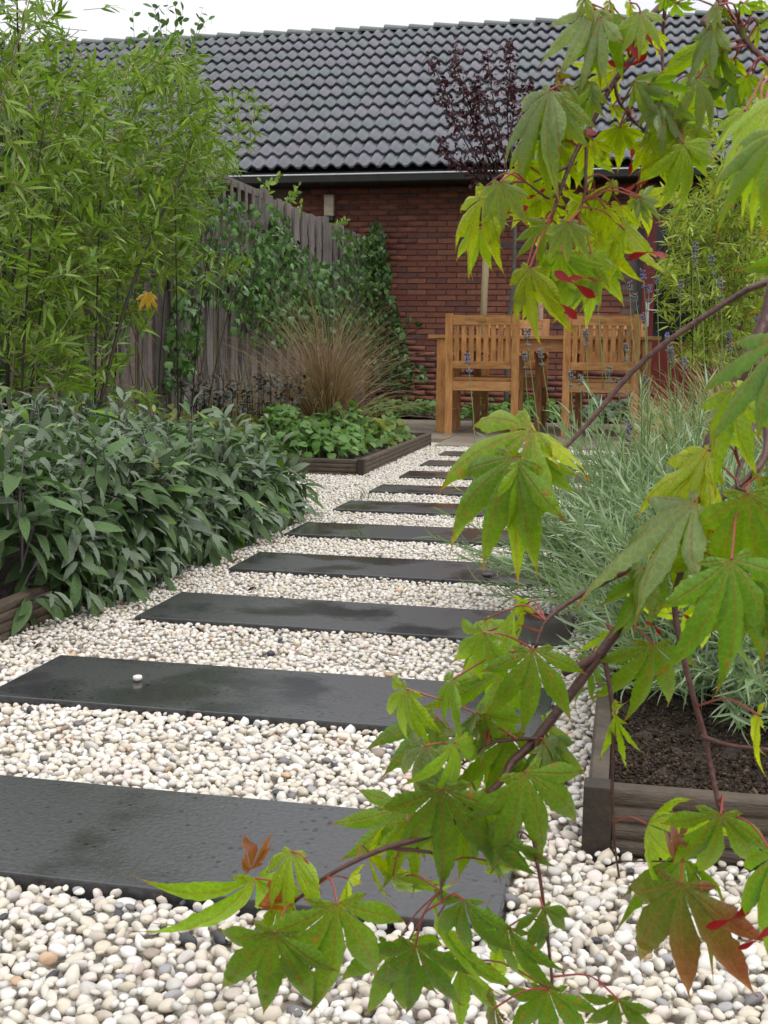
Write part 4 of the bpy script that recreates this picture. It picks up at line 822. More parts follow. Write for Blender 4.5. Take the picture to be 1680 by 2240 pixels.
for i, L_ in enumerate(ML):
    f, bx_, by_, tx_, ty_, D, colr, shp, tw, td = L_[:10]; shp = shp + 4 * (i % 2)
    A = at_d(*fp(f, bx_, by_), D); B_ = at_d(*fp(f, tx_, ty_), D * (1 + td * .12))
    Ln = np.linalg.norm(B_ - A); d = (B_ - A) / Ln; to_cam = unit(CAM - A)
    nrm = to_cam * .85 + np.array([0, 0, .45]) + rng.normal(size=3) * .10; side = np.cross(d, to_cam); nrm = nrm + unit(side) * tw * 1.1
    R_ = frames(d, nrm + rng.normal(size=3) * .12); key = (shp, colr, i % 3)
    if key not in mcache:
        tp = MTP[shp]; cv = np.ones((len(tp.V), 3)) * np.array(MCOL[colr]) * (1 + .12 * rng.normal())
        if colr == 'r':          # green by the veins, flushed red-brown outwards on some lobes
            q = np.clip(np.array([l_[1] for l_ in tp.lv]) * 1.7 - .15, 0, 1) * np.repeat(np.array([.9, .35, 1.0, .25, 1.0, .3, .8]), len(tp.V) // 7); cv = np.array((0.11, 0.17, 0.03)) * (1 - q[:, None]) + np.array((0.23, 0.072, 0.055)) * q[:, None]
        mcache[key] = new_mesh('leaf', tp.V, tp.F, M['leaf_maple'], cv, tp.lv, True)
    s = Ln * 1.16
    Mx = mat4(R_, np.array([s * (1.0 if shp else .98), s, s]), A - tree_b)
    o = obj('leaf', mcache[key], tree, M=Mx)
    if colr == 'r': o['label'] = 'maple leaf flushed reddish brown'
    # petiole to the nearest twig
    dist = np.linalg.norm(BR - A, axis=1) + np.where(BR[:, 2] < A[2] - .03, .05, 0); j = np.argmin(dist); Q = BR[j]
    if np.linalg.norm(Q - A) > .10: Q = A + unit(Q - A) * .05 + np.array([0, 0, .015])
    mid = (A + Q) / 2 + np.array([0, 0, .006]) + rng.normal(size=3) * .002
    m = MB(); m.tube([A - d * .0 + R_[:, 2] * .0006, mid, Q], [.0007, .0006, .0008], 5, 3); m.V = [tuple(np.array(v) - tree_b) for v in m.V]
    pt = m.build('petiole', M['petiole'], o); pt.matrix_parent_inverse = Mx.inverted()
# leaves on the boughs outside the picture
out_px, out_d = to_px(BR); off = np.where(((out_px[:, 0] > 1740) | (out_px[:, 1] < -60)) & (np.linalg.norm(BR - CAM, axis=1) > .5))[0]
for i in off[rng.choice(len(off), min(60, len(off)), replace=False)]:
    A = BR[i] + rng.normal(size=3) * np.array([.03, .03, .02]) + np.array([.01, .02, -.02]); d = unit(rng.normal(size=3) * np.array([1, 1, .4]) + np.array([0, 0, -1.0])); R_ = frames(d, np.array([0, 0, .6]) + rng.normal(size=3) * .8); k_ = list(mcache.values())[rng.integers(len(mcache))]
    if to_px(A)[0][0] < 1760 and to_px(A)[0][1] > -80: continue
    obj('leaf', k_, tree, M=mat4(R_, .055 + .02 * rng.random(), A - tree_b))
# crumpled dry leaf and red winged keys
def crumple(name, px, D, size, c, seed):
    rr = np.random.default_rng(seed); tp = maple_tpl(seed, .9, .5); V = tp.V.copy(); V[:, 2] += .18 * np.sin(V[:, 0] * 9) + .15 * np.cos(V[:, 1] * 8); V = V @ np.array(frames(rr.normal(size=3)[None], rr.normal(size=3)[None])[0]).T * size
    o = obj(name, new_mesh(name, V, tp.F, M['leaf_maple'], np.ones((len(V), 3)) * c, tp.lv, True), tree, loc=at_d(*px, D) - tree_b); o['label'] = 'crumpled dry brown maple leaf'
crumple('dry_leaf', fp('R8', 240, 440), .72, .022, (0.24, 0.085, 0.05), 31); crumple('dry_leaf', fp('F8', 1250, 585), .68, .020, (0.24, 0.085, 0.05), 32); crumple('dry_leaf', fp('R8', 330, 660), .735, .022, (0.36, 0.10, 0.02), 33)
st = blade(.36, lambda t: max(.12, math.sin(math.pi * t ** 1.7) ** .7) if t < 1 else .1, 6, .4, .1)
smesh = new_mesh('winged_key', st.V, st.F, M['samara'], np.ones((len(st.V), 3)) * (0.30, 0.014, 0.016), st.lv, True)
for f, x, y, D, s in (('R6', 610, 500, .78, .024), ('R6', 590, 330, .78, .024), ('R6', 620, 380, .78, .018), ('R6', 200, 1000, .79, .026), ('R6', 625, 1210, .79, .016), ('R6', 660, 1400, .78, .014), ('R6', 790, 350, .77, .014), ('R6', 500, 270, .79, .026), ('R5', 720, 420, .77, .020), ('R5', 920, 260, .79, .012), ('R5', 1250, 1030, .77, .028), ('R5', 1350, 980, .77, .018), ('R5', 1130, 1200, .78, .026), ('R5', 1060, 1270, .78, .014), ('G6', 380, 350, .80, .022), ('F8', 1500, 890, .64, .024), ('F8', 1610, 980, .62, .018), ('R7', 865, 1110, .72, .012), ('R7', 1060, 1030, .69, .010), ('d', 1085, 410, .8, .012)):
    P = at_d(*fp(f, x, y), D); a = rng.random() * 6.28; dd = _r * math.cos(a) + _u * math.sin(a) * .5
    for sg in (-1, 1):
        d2 = unit(sg * dd + _u * .25 - rng.random() * _u * .5 + .2 * rng.normal(size=3)); obj('winged_key', smesh, tree, M=mat4(frames(d2, -_fw + .4 * rng.normal(size=3)), s * .62, P - tree_b))

# ================================================================== BAMBOO
BT = [blade(.165, lanceo, 4, dr, .22, tw, .05, .0, i) for i, (dr, tw) in enumerate(((.12, .0), (.35, .3), (.6, -.3), (.05, .2), (.2, .5)))]
def bamboo(label, base, culms, polys, cols, group, spread=.55, leafL=(.045, .098), per=(5, 9), culm_mat='culm', n_single=300):
    """culms: lists of points; polys: (pixel outline, number of sprays, x-or-y plane function)"""
    t = thing('bamboo', label, 'bamboo', base, group); b0 = np.array(base, float)
    for ic, (pts, r0) in enumerate(culms):
        P = np.array(pts); m = MB(); m.tube(P - b0, np.linspace(r0, r0 * .35, len(P)), 7, 4)
        c = m.build('culm', M[culm_mat] if ic == 0 or rng.random() < .6 else M['culm_y'], t, smooth=True)
    Tl, Dl, Nl, Sl = [], [], [], []
    tw = MB()
    for poly, n, place in polys:
        PX = sample_poly(poly, n)
        for (x, y) in PX:
            P = place(x, y); n_l = rng.integers(*per); d0 = unit(rng.normal(size=3) * np.array([1, 1, .8]) + np.array([.25, -.30, .22])); ax_ = unit(np.cross(d0, rng.normal(size=3) * .5 + np.array([0, 0, 1])))
            ln = .07 + .05 * rng.random(); up = np.cross(ax_, d0)
            tw.tube([P - d0 * ln - b0, P - b0, P + d0 * ln * .5 - b0], [.0016, .0013, .0008], 3, 1)
            for k in range(n_l):
                s_ = (k / max(1, n_l - 1)) ; a = (1 if k % 2 else -1) * (.75 - .55 * s_) + rng.normal() * .15
                D = unit(d0 * math.cos(a) + ax_ * math.sin(a) + np.array([0, 0, -.05]) + rng.normal(size=3) * .30)
                Tl.append(P + d0 * ln * (.6 * s_ - .2)); Dl.append(D); Nl.append(up + rng.normal(size=3) * .75 + np.array([0, 0, .45])); Sl.append(leafL[0] + rng.random() * (leafL[1] - leafL[0]))
    o = tw.build('twigs', M['culm_y'], t); o['kind'] = 'stuff'
    Tl, Dl, Nl, Sl = map(np.array, (Tl, Dl, Nl, Sl))
    foliage(t, b0, BT, frames(Dl, Nl), Sl, Tl, cmix(len(Tl), *cols, var=.2), M['leaf_bamboo'], n_single=n_single, palette=6)
    return t
def plane_x(X0, X1): return lambda x, y: at_x(x, y, X0 + rng.random() * (X1 - X0))
def plane_y(Y0, Y1): return lambda x, y: at_y(x, y, Y0 + rng.random() * (Y1 - Y0))
GB = 'leafy bamboo along the left fence'
gl = [(0.105, 0.205, 0.018), (0.18, 0.29, 0.03), (0.34, 0.41, 0.06), (0.060, 0.130, 0.015), (0.115, 0.20, 0.035), (0.15, 0.26, 0.025)]
def culm_line(px, X, r): return ([np.array([0, 0, 0]) + at_x(x, y, X) for x, y in px], r)
def ground_culm(X, Y, h, lx, ly, r): return ([np.array([X, Y, 0.03]), np.array([X + lx * .25, Y + ly * .25, h * .4]), np.array([X + lx * .6, Y + ly * .6, h * .75]), np.array([X + lx, Y + ly, h])], r)
cA = [culm_line([(12, 900), (30, 600), (44, 400), (47, 250), (40, 100), (36, -40)], -2.20, .008)] + [ground_culm(-2.45 + rng.random() * .5, 3.3 + rng.random() * .9, 1.4 + rng.random() * .4, rng.normal() * .2, rng.normal() * .3, .005) for _ in range(7)]
bamboo('tall bamboo at the left edge reaching past the ridge into the sky', (-2.25, 4.0, .03), cA,
       [([(0, 110), (110, 130), (190, 180), (215, 330), (215, 520), (190, 700), (160, 850), (0, 880)], 520, plane_x(-2.65, -1.85)), ([(0, -20), (90, -20), (150, 60), (190, 150), (150, 210), (60, 190), (0, 150)], 62, plane_x(-2.5, -2.1)), ([(100, 40), (170, 20), (235, 0), (225, 30), (180, 80), (140, 150)], 10, plane_x(-2.4, -2.2))], gl, GB)
cB = [culm_line([(213, 905), (263, 709), (302, 590), (358, 459), (385, 409), (420, 320)], -1.95, .0075)] + [ground_culm(-2.5 + rng.random() * .5, 4.6 + rng.random() * .8, 1.3 + rng.random() * .4, rng.normal() * .2, rng.normal() * .2, .0045) for _ in range(8)]
bamboo('light green bamboo with a dark leaning culm, crown against the roof', (-2.2, 5.0, .03), cB,
       [([(150, 190), (250, 120), (340, 125), (420, 130), (455, 180), (470, 300), (440, 400), (400, 480), (300, 620), (200, 690), (160, 560), (180, 350)], 700, plane_x(-2.6, -1.9)), ([(160, 540), (330, 500), (390, 560), (330, 700), (280, 800), (140, 890), (120, 760)], 130, plane_x(-2.55, -1.95)), ([(330, 110), (430, 100), (445, 160), (350, 180)], 26, plane_x(-2.3, -2.0)), ([(380, 290), (540, 195), (580, 240), (540, 320), (470, 380), (400, 420)], 72, plane_x(-2.3, -1.9))], gl, GB)
cC = [ground_culm(-2.45 + rng.random() * .4, 5.5 + rng.random() * .6, 1.0 + rng.random() * .4, .1 + rng.normal() * .12, rng.normal() * .12, .004) for _ in range(6)]
bamboo('bamboo sprays reaching right over the fence and ivy', (-2.3, 6.0, .03), cC,
       [([(380, 330), (480, 330), (520, 370), (470, 430), (440, 500), (420, 560), (350, 600)], 150, plane_x(-2.6, -2.1)), ([(380, 530), (480, 550), (555, 580), (550, 605), (440, 620), (370, 640)], 34, plane_x(-2.35, -2.1)), ([(220, 820), (330, 850), (325, 895), (230, 905)], 26, plane_x(-2.3, -2.0)), ([(60, 700), (200, 700), (250, 830), (80, 880)], 30, plane_x(-2.5, -1.9))], gl, GB)
gr = [(0.25, 0.36, 0.04), (0.38, 0.46, 0.07), (0.48, 0.52, 0.11), (0.16, 0.26, 0.03)]
cD = [ground_culm(.35 + rng.random() * .7, 8.5 + rng.random() * .8, 1.6 + rng.random() * 1.0, rng.normal() * .2, rng.normal() * .2, .005) for _ in range(12)]
bamboo('yellow green bamboo at the right in front of the door', (.75, 8.9, .03), cD,
       [([(1470, 440), (1560, 400), (1690, 330), (1700, 780), (1500, 800), (1470, 740), (1520, 690), (1450, 600), (1460, 520)], 900, plane_y(8.3, 9.4)), ([(1530, 230), (1560, 260), (1590, 330), (1640, 400), (1560, 420), (1510, 330)], 55, plane_y(8.6, 9.2)), ([(1430, 400), (1510, 420), (1500, 470), (1440, 450)], 26, plane_y(8.4, 9.0)), ([(1430, 580), (1490, 600), (1490, 720), (1440, 700)], 26, plane_y(8.4, 8.9)), ([(1600, 230), (1690, 200), (1690, 380), (1620, 380)], 60, plane_y(8.5, 9.3))], gr, 'bamboo at the right', leafL=(.065, .12))

# ================================================================== SAGE
ST = [blade(.29, ellip, 6, dr, .30, tw, .16, .06, i) for i, (dr, tw) in enumerate(((.6, .15), (1.0, -.2), (1.4, .1), (.35, .0), (1.1, .35)))]
def sage(label, y0, y1, n_shoot, hmax, over, loc):
    t = thing('sage_shrub', label, 'shrub', loc, 'grey green sage in the front left bed'); b0 = np.array(loc)
    Tl, Dl, Nl, Sl, Cl = [], [], [], [], []; sm = MB()
    for k in range(n_shoot):
        y = y0 + rng.random() * (y1 - y0); u = rng.random() ** .95
        hh = hmax(y) * (.88 + .22 * rng.random()); ov = over(y)
        # outline of the mound: out over the edge near the ground, rounding over to a flat top
        if u < .45: q = u / .45; z = .05 + hh * .80 * q; x = EDGE_L + ov * math.sqrt(max(0, 1 - (q * .95) ** 2.2)) - .05 * q
        else: q = (u - .45) / .55; z = hh * (.84 + .16 * math.sin(q * 2.2)); x = EDGE_L - .06 - .85 * q
        x += rng.normal() * .03; th = min(1.5, .15 + 1.6 * u / .5)
        d0 = unit(np.array([math.cos(th) * 1.0, rng.normal() * .3 - .25, .22 + math.sin(th) * .85]) + rng.normal(size=3) * .25)
        if u > .35 and rng.random() < .14: z += .03 + .07 * rng.random(); d0 = unit(np.array([rng.normal() * .15, rng.normal() * .15 - .1, 1.0]))
        P = np.array([x, y, z]); ln = .09 + .06 * rng.random(); n_p = rng.integers(3, 6)
        e1 = unit(np.cross(d0, [0, 0, 1.0]) + 1e-3); e2 = np.cross(d0, e1); ph = rng.random() * 3.14
        sm.tube([P - d0 * ln * 1.3 - np.array([0, 0, .03]) - b0, P - d0 * ln * .5 - b0, P - b0], [.0030, .0022, .0016], 4, 1)
        low = max(0, 1 - u / .4)
        for j in range(n_p):
            s_ = j / (n_p - 1); Q = P - d0 * ln * (1 - s_); q = ph + j * 1.571
            for sg in (0, math.pi):
                a = q + sg + rng.normal() * .25; rad = e1 * math.cos(a) + e2 * math.sin(a); spread = 1.35 - .75 * s_
                D = unit(rad * math.sin(spread) + d0 * math.cos(spread) + np.array([.25 * low, -.1 * low, -.35 * (1 - s_) - .75 * low]) + rng.normal(size=3) * .15)
                L = (.082 + .050 * rng.random()) * (1.10 - .55 * s_ ** 2)
                Tl.append(Q + rad * .003); Dl.append(D); Nl.append(d0 * .8 + np.array([0, 0, .5]) + rng.normal(size=3) * .25); Sl.append(L)
                c = np.array([0.076, 0.130, 0.048]) * (1 - s_ * .1) + np.array([.11, .10, .12]) * max(0, s_ - .5) * 1.5 + (np.array([.03, .08, -.03]) if rng.random() < .08 else 0) + (np.array([.12, .09, -.01]) if rng.random() < .015 else 0)
                Cl.append(np.clip(c * (1 + .18 * rng.normal()), .02, .5))
    o = sm.build('stems', M['stem_purple'], t); o['kind'] = 'stuff'
    Tl, Dl, Nl, Sl, Cl = map(np.array, (Tl, Dl, Nl, Sl, Cl))
    pref = -np.linalg.norm(Tl - CAM, axis=1) + 1.2 * Tl[:, 0] + .8 * Tl[:, 2]
    foliage(t, b0, ST, frames(Dl, Nl), Sl, Tl, Cl, M['leaf_sage'], palette=8, prefer=pref)
sage('grey green sage shrub spilling over the timber edge at the left', 2.42, 3.10, 170, lambda y: .42, lambda y: .07 + .09 * (y - 2.4), (-1.7, 2.65, .035))
sage('middle sage shrub hanging over the gravel by the third slab', 3.05, 3.80, 180, lambda y: .42, lambda y: .11, (-1.7, 3.4, .035))
sage('far sage shrub arching towards the fifth stepping slab', 3.75, 4.42, 190, lambda y: .40 - .16 * (y - 3.75), lambda y: .12 - .08 * max(0, y - 4.1), (-1.7, 4.35, .035))

# ================================================================== HEART-LEAVED COVER, GRASSES, DARK PLANT in the middle bed
HT = [blade(.78, heart, 5, dr, .12, 0, .06, .05, i) for i, dr in enumerate((.4, .8, 1.1, .2))]
def cover(name, label, region, n, z0, zh, cols, size, cat='plant', group=None, tpls=HT, mat='leaf_soft', n_single=300, px_poly=None, pl=None):
    if px_poly is not None:
        PX = sample_poly(px_poly, n); P = np.array([pl(x, y) for x, y in PX]); cx_, cy_ = P[:, 0].mean(), P[:, 1].mean()
    else:
        x0, x1, y0, y1 = region; cx_, cy_ = (x0 + x1) / 2, (y0 + y1) / 2
        X = x0 + rng.random(n) * (x1 - x0); Y = y0 + rng.random(n) * (y1 - y0)
        e = np.clip(1.25 - np.maximum(np.abs(X - cx_) / ((x1 - x0) / 2), np.abs(Y - cy_) / ((y1 - y0) / 2)) ** 3 * 1.0, .1, 1)
        hgt = zh * e * (.75 + .35 * np.sin(X * 9 + 1) * np.sin(Y * 7)); P = np.stack([X, Y, z0 + hgt * (.35 + .65 * rng.random(n) ** .6)], -1)
    b0 = np.array([cx_, cy_, z0]); t = thing(name, label, cat, tuple(b0), group)
    D = unit(rng.normal(size=(n, 3)) * np.array([1, 1, .3]) + np.array([.25, -.55, -.35])); N = np.array([0, -.25, 1.0]) + rng.normal(size=(n, 3)) * .35
    sm = MB()
    for i in rng.choice(n, min(n, 160), replace=False): sm.tube([(P[i][0] + rng.normal() * .02 - b0[0], P[i][1] + rng.normal() * .02 - b0[1], 0), P[i] - b0], [.0015, .001], 3, 1)
    o = sm.build('stems', M['stem_green'], t); o['kind'] = 'stuff'
    foliage(t, b0, tpls, frames(D, N), size[0] + rng.random(n) * (size[1] - size[0]), P, cmix(n, *cols, var=.2), M[mat], palette=6, n_single=n_single)
    return t
gh = [(0.085, 0.19, 0.04), (0.13, 0.26, 0.06), (0.06, 0.13, 0.03), (0.17, 0.27, 0.05)]
cover('heart_leaf_plant', 'mound of bright green heart shaped leaves behind the timber corner', (-2.10, -1.50, 6.12, 7.05), 850, .04, .30, gh, (.042, .068))
cover('heart_leaf_plant', 'lower patch of green heart leaves in front of the brown grass', (-1.85, -1.42, 6.95, 7.75), 520, .04, .25, gh + [(.3, .28, .04)], (.042, .065))
cover('heart_leaf_plant', 'green and rusty heart leaves beside the sage tips', (-2.75, -2.08, 6.1, 6.9), 380, .04, .30, [(0.16, 0.20, 0.04), (0.25, 0.14, 0.05), (0.10, 0.16, 0.03), (0.20, 0.24, 0.06)], (.04, .07))
def tuft(name, label, loc, n, L, spread, cols, width=.0035, group=None, droop=1.0, bias=(0, 0, 0), cat='grass', tip=None):
    t = thing(name, label, cat, loc, group); V, F, C = [], [], []
    for i in range(n):
        a = rng.random() * 6.283; tilt = abs(rng.normal()) * spread; d = unit(np.array([math.cos(a) * math.sin(tilt), math.sin(a) * math.sin(tilt), math.cos(tilt)]) + np.array(bias)); Ln = L * (.55 + .55 * rng.random())
        P = np.array([rng.normal() * .028, rng.normal() * .028, 0.0]); k0 = len(V); seg = 7; c0 = cmix(1, *cols, var=.2)[0]; h_ = unit(np.array([d[0], d[1], 0]) + 1e-4); g = droop * (.4 + rng.random())
        side = unit(np.cross(d, rng.normal(size=3))); c1 = tip if tip is not None else None; k_t = rng.random()
        for s_ in range(seg + 1):
            u = s_ / seg; w = width * (1 - u ** 2) + .0004
            V += [P + side * w / 2, P - side * w / 2]; cu = c0 if c1 is None else c0 * (1 - u * k_t) + np.array(c1) * (u * k_t); C += [cu, cu]
            d = unit(d + np.array([h_[0] * .25, h_[1] * .25, -.55]) * g * u / seg * 2.2 + rng.normal(size=3) * .03); P = P + d * Ln / seg
        for s_ in range(seg): q = k0 + 2 * s_; F.append((q, q + 1, q + 3, q + 2))
    o = obj('blades', new_mesh('blades', np.array(V), np.array(F), M['grass'], np.array(C), smooth=True), t); o['kind'] = 'stuff'; return t
tuft('brown_sedge', 'large tuft of arching bronze brown grass in the middle bed', (-1.86, 7.15, .05), 1000, 1.02, .50, [(0.15, 0.055, 0.024), (0.21, 0.10, 0.045), (0.26, 0.19, 0.10), (0.15, 0.14, 0.06)], .0040, droop=2.3, tip=(0.38, 0.30, 0.19))
tuft('brown_sedge', 'smaller loose tuft of pale brown grass nearer the fence', (-2.40, 7.2, .05), 220, .60, .55, [(0.22, 0.15, 0.08), (0.28, 0.23, 0.12), (0.18, 0.16, 0.08)], .0030, droop=1.3, tip=(0.40, 0.34, 0.22))
DT = [blade(.42, ovate, 4, dr, .2, 0, .12, .02, i) for i, dr in enumerate((.3, .7, 1.0))]
def layered(label, loc, n_st, n_l, cols, poly, pl):
    t = thing('dark_leaved_plant', label, 'plant', loc); b0 = np.array(loc); PX = sample_poly(poly, n_st); Tl, Dl, Nl = [], [], []; sm = MB()
    for x, y in PX:
        P = pl(x, y); sm.tube([(P[0] + rng.normal() * .05 - b0[0], P[1] + rng.normal() * .05 - b0[1], 0), (P[0] - b0[0], P[1] - b0[1], P[2] * .6), P - b0], [.004, .003, .0015], 4, 2)
        for k in range(n_l): Tl.append(P + rng.normal(size=3) * np.array([.07, .07, .012])); Dl.append(unit(rng.normal(size=3) * np.array([1, 1, .2]) + np.array([0, -.2, -.2]))); Nl.append(np.array([0, 0, 1]) + rng.normal(size=3) * .3)
    sm.build('stems', M['culm'], t)['kind'] = 'stuff'
    n = len(Tl); foliage(t, b0, DT, frames(np.array(Dl), np.array(Nl)), .035 + .03 * rng.random(n), np.array(Tl), cmix(n, *cols, var=.25), M['leaf_dark'], palette=5)
layered('dark bronze leaved plant in front of the fence, left of the brown grass', (-2.35, 6.75, .04), 44, 9, [(0.030, 0.042, 0.026), (0.045, 0.042, 0.038), (0.035, 0.062, 0.030)], [(390, 810), (520, 810), (640, 820), (660, 860), (600, 890), (520, 905), (400, 880)], plane_y(6.5, 7.0))

# ================================================================== IVY on the fence and wall
IT = [ivy_tpl(i) for i in range(5)]
def ivy(label, polys, n_single=300, cols=((0.045, 0.105, 0.025), (0.075, 0.165, 0.040), (0.115, 0.225, 0.055), (0.030, 0.065, 0.020))):
    P, D, N = [], [], []; b0 = None
    for poly, n, pl, nrm in polys:
        for x, y in sample_poly(poly, n): P.append(pl(x, y)); N.append(np.array(nrm) + rng.normal(size=3) * .42 + np.array([0, 0, .35])); D.append(unit(np.array([0, 0, -1.0]) + rng.normal(size=3) * .5))
    P, D, N = map(np.array, (P, D, N)); b0 = np.array([P[:, 0].mean(), P[:, 1].mean(), 0.03]); t = thing('ivy', label, 'ivy', tuple(b0), 'ivy climbing on the fence and wall'); sm = MB()
    for k in range(26):
        i = rng.integers(len(P)); Q = P[i]; pts = [np.array([Q[0] - .02, Q[1] + rng.normal() * .3, .03]), np.array([Q[0] - .02, Q[1] + rng.normal() * .15, Q[2] * .5]), Q]
        sm.tube(np.array(pts) - b0, [.004, .003, .0015], 4, 3)
    sm.build('stems', M['ivy_stem'], t)['kind'] = 'stuff'
    n = len(P); foliage(t, b0, IT, frames(D, N), .036 + .034 * rng.random(n), P, cmix(n, *cols, var=.28), M['leaf_ivy'], palette=6, n_single=n_single)
fx = plane_x(-2.86, -2.68)
ivy('ivy hanging over the trellis panel behind the bamboo', [([(300, 330), (380, 350), (480, 400), (570, 450), (575, 560), (570, 640), (540, 700), (470, 660), (400, 640), (330, 560)], 820, fx, (1, -.2, 0)), ([(380, 640), (440, 650), (450, 740), (420, 830), (370, 870), (360, 760)], 230, fx, (1, -.2, 0)), ([(500, 560), (590, 520), (620, 700), (560, 760), (510, 720)], 300, fx, (1, -.2, 0))])
ivy('dark ivy on the fence deep behind the left bamboo', [([(0, 250), (200, 260), (330, 360), (350, 560), (330, 700), (240, 760), (120, 820), (0, 850)], 1100, fx, (1, -.2, 0))])
ivy('dense ivy covering the picket fence up to the tips', [([(575, 500), (640, 520), (700, 560), (730, 580), (780, 520), (830, 510), (850, 600), (880, 740), (800, 760), (700, 740), (600, 760), (560, 680)], 2300, fx, (1, -.3, 0)), ([(580, 440), (640, 470), (640, 530), (590, 510)], 70, fx, (1, -.2, 0)), ([(725, 490), (780, 505), (790, 540), (740, 560)], 60, fx, (1, -.2, .3))])
ivy('dark ivy column climbing the brick wall at the fence end', [([(815, 480), (838, 490), (850, 560), (865, 660), (890, 760), (905, 850), (800, 850), (790, 560)], 1000, plane_y(12.6, 12.86), (.2, -1, 0)), ([(865, 690), (930, 690), (925, 710), (870, 720)], 14, plane_y(12.8, 12.87), (0, -1, 0)), ([(890, 790), (935, 800), (930, 830), (890, 830)], 26, plane_y(12.3, 12.8), (0, -1, 0))])
# climber shoots above the fence top
RT = [blade(.52, ellip, 4, dr, .15, 0, .05, .12, i) for i, dr in enumerate((.2, .5))]
def shoots(label, base, lines, leafL, cols, cat='shrub', step=.05, name='shrub', mat='leaf_soft', tpl=RT, stem='culm_y', r=.003):
    t = thing(name, label, cat, base); b0 = np.array(base); Tl, Dl, Nl = [], [], []; sm = MB()
    for pts in lines:
        P = np.array(pts); sm.tube(P - b0, np.linspace(r, r * .3, len(P)), 5, 3); L = np.linalg.norm(np.diff(P, axis=0), axis=1); cum = np.r_[0, np.cumsum(L)]
        for k, s_ in enumerate(np.arange(cum[-1] * .12, cum[-1], step)):
            i = min(len(L) - 1, np.searchsorted(cum, s_) - 1); Q = P[i] + (P[i + 1] - P[i]) * ((s_ - cum[i]) / L[i]); dr = unit(P[i + 1] - P[i]); a = k * 2.4 + rng.normal() * .4; e1 = unit(np.cross(dr, [.2, .9, .1])); e2 = np.cross(dr, e1)
            Tl.append(Q); Dl.append(unit(dr * .7 + e1 * math.cos(a) + e2 * math.sin(a) + rng.normal(size=3) * .15)); Nl.append(dr + rng.normal(size=3) * .6)
    sm.build('branches', M[stem], t)['kind'] = 'stuff'
    n = len(Tl); foliage(t, b0, tpl, frames(np.array(Dl), np.array(Nl)), leafL[0] + rng.random(n) * (leafL[1] - leafL[0]), np.array(Tl), cmix(n, *cols, var=.2), M[mat], palette=5)
XS = -3.06
def ln(px): return [at_x(x, y, XS + rng.normal() * .04) for x, y in px]
shoots('upright shrub with small round leaves against the sky above the bamboo', (-3.06, 7.7, .0), [ln([(330, 420), (340, 250), (362, 100), (366, -20)]), ln([(340, 250), (300, 130), (290, 20)]), ln([(330, 400), (300, 160), (275, 90)]), ln([(345, 300), (390, 130), (400, 20)]), ln([(362, 200), (420, 100), (445, 10)]), ln([(400, 150), (440, 60), (462, 38)]), ln([(360, 130), (385, 60), (382, 0)]), ln([(330, 300), (330, 130), (325, 60)]), ln([(300, 350), (250, 180), (262, 110)]), ln([(350, 380), (390, 200), (430, 130)]), ln([(360, 100), (345, 40), (330, 5)])], (.045, .072), [(0.06, 0.12, 0.03), (0.09, 0.16, 0.05)], step=.045)
shoots('light green climber shoots poking over the picket fence', (-2.92, 9.3, 1.2), [[at_x(x, y, -2.92) for x, y in l_] for l_ in ([(560, 470), (580, 410), (605, 385)], [(575, 450), (590, 420), (570, 395)], [(620, 480), (640, 430), (655, 405)], [(600, 470), (625, 440), (645, 420)], [(690, 510), (740, 490), (760, 480)], [(640, 490), (660, 460), (655, 445)])], (.04, .06), [(0.13, 0.22, 0.05), (0.2, 0.28, 0.06)], cat='climber', step=.03, name='climber', r=.002)
# yellow maple leaf caught in the bamboo
tp = maple_tpl(41, .2, .2); P = at_x(325, 640, -1.95); o = obj('yellow_leaf', new_mesh('yellow_leaf', tp.V * .10, tp.F, M['leaf_maple'], np.ones((len(tp.V), 3)) * (0.50, 0.30, 0.03), tp.lv * np.array(1) if isinstance(tp.lv, np.ndarray) else tp.lv, True)); o.matrix_world = mat4(frames(unit(np.array([.1, 0, -1.0])), np.array([.8, -.6, .2])), 1.0, P); tag(o, 'yellow maple leaf caught between the bamboo leaves', 'leaf')

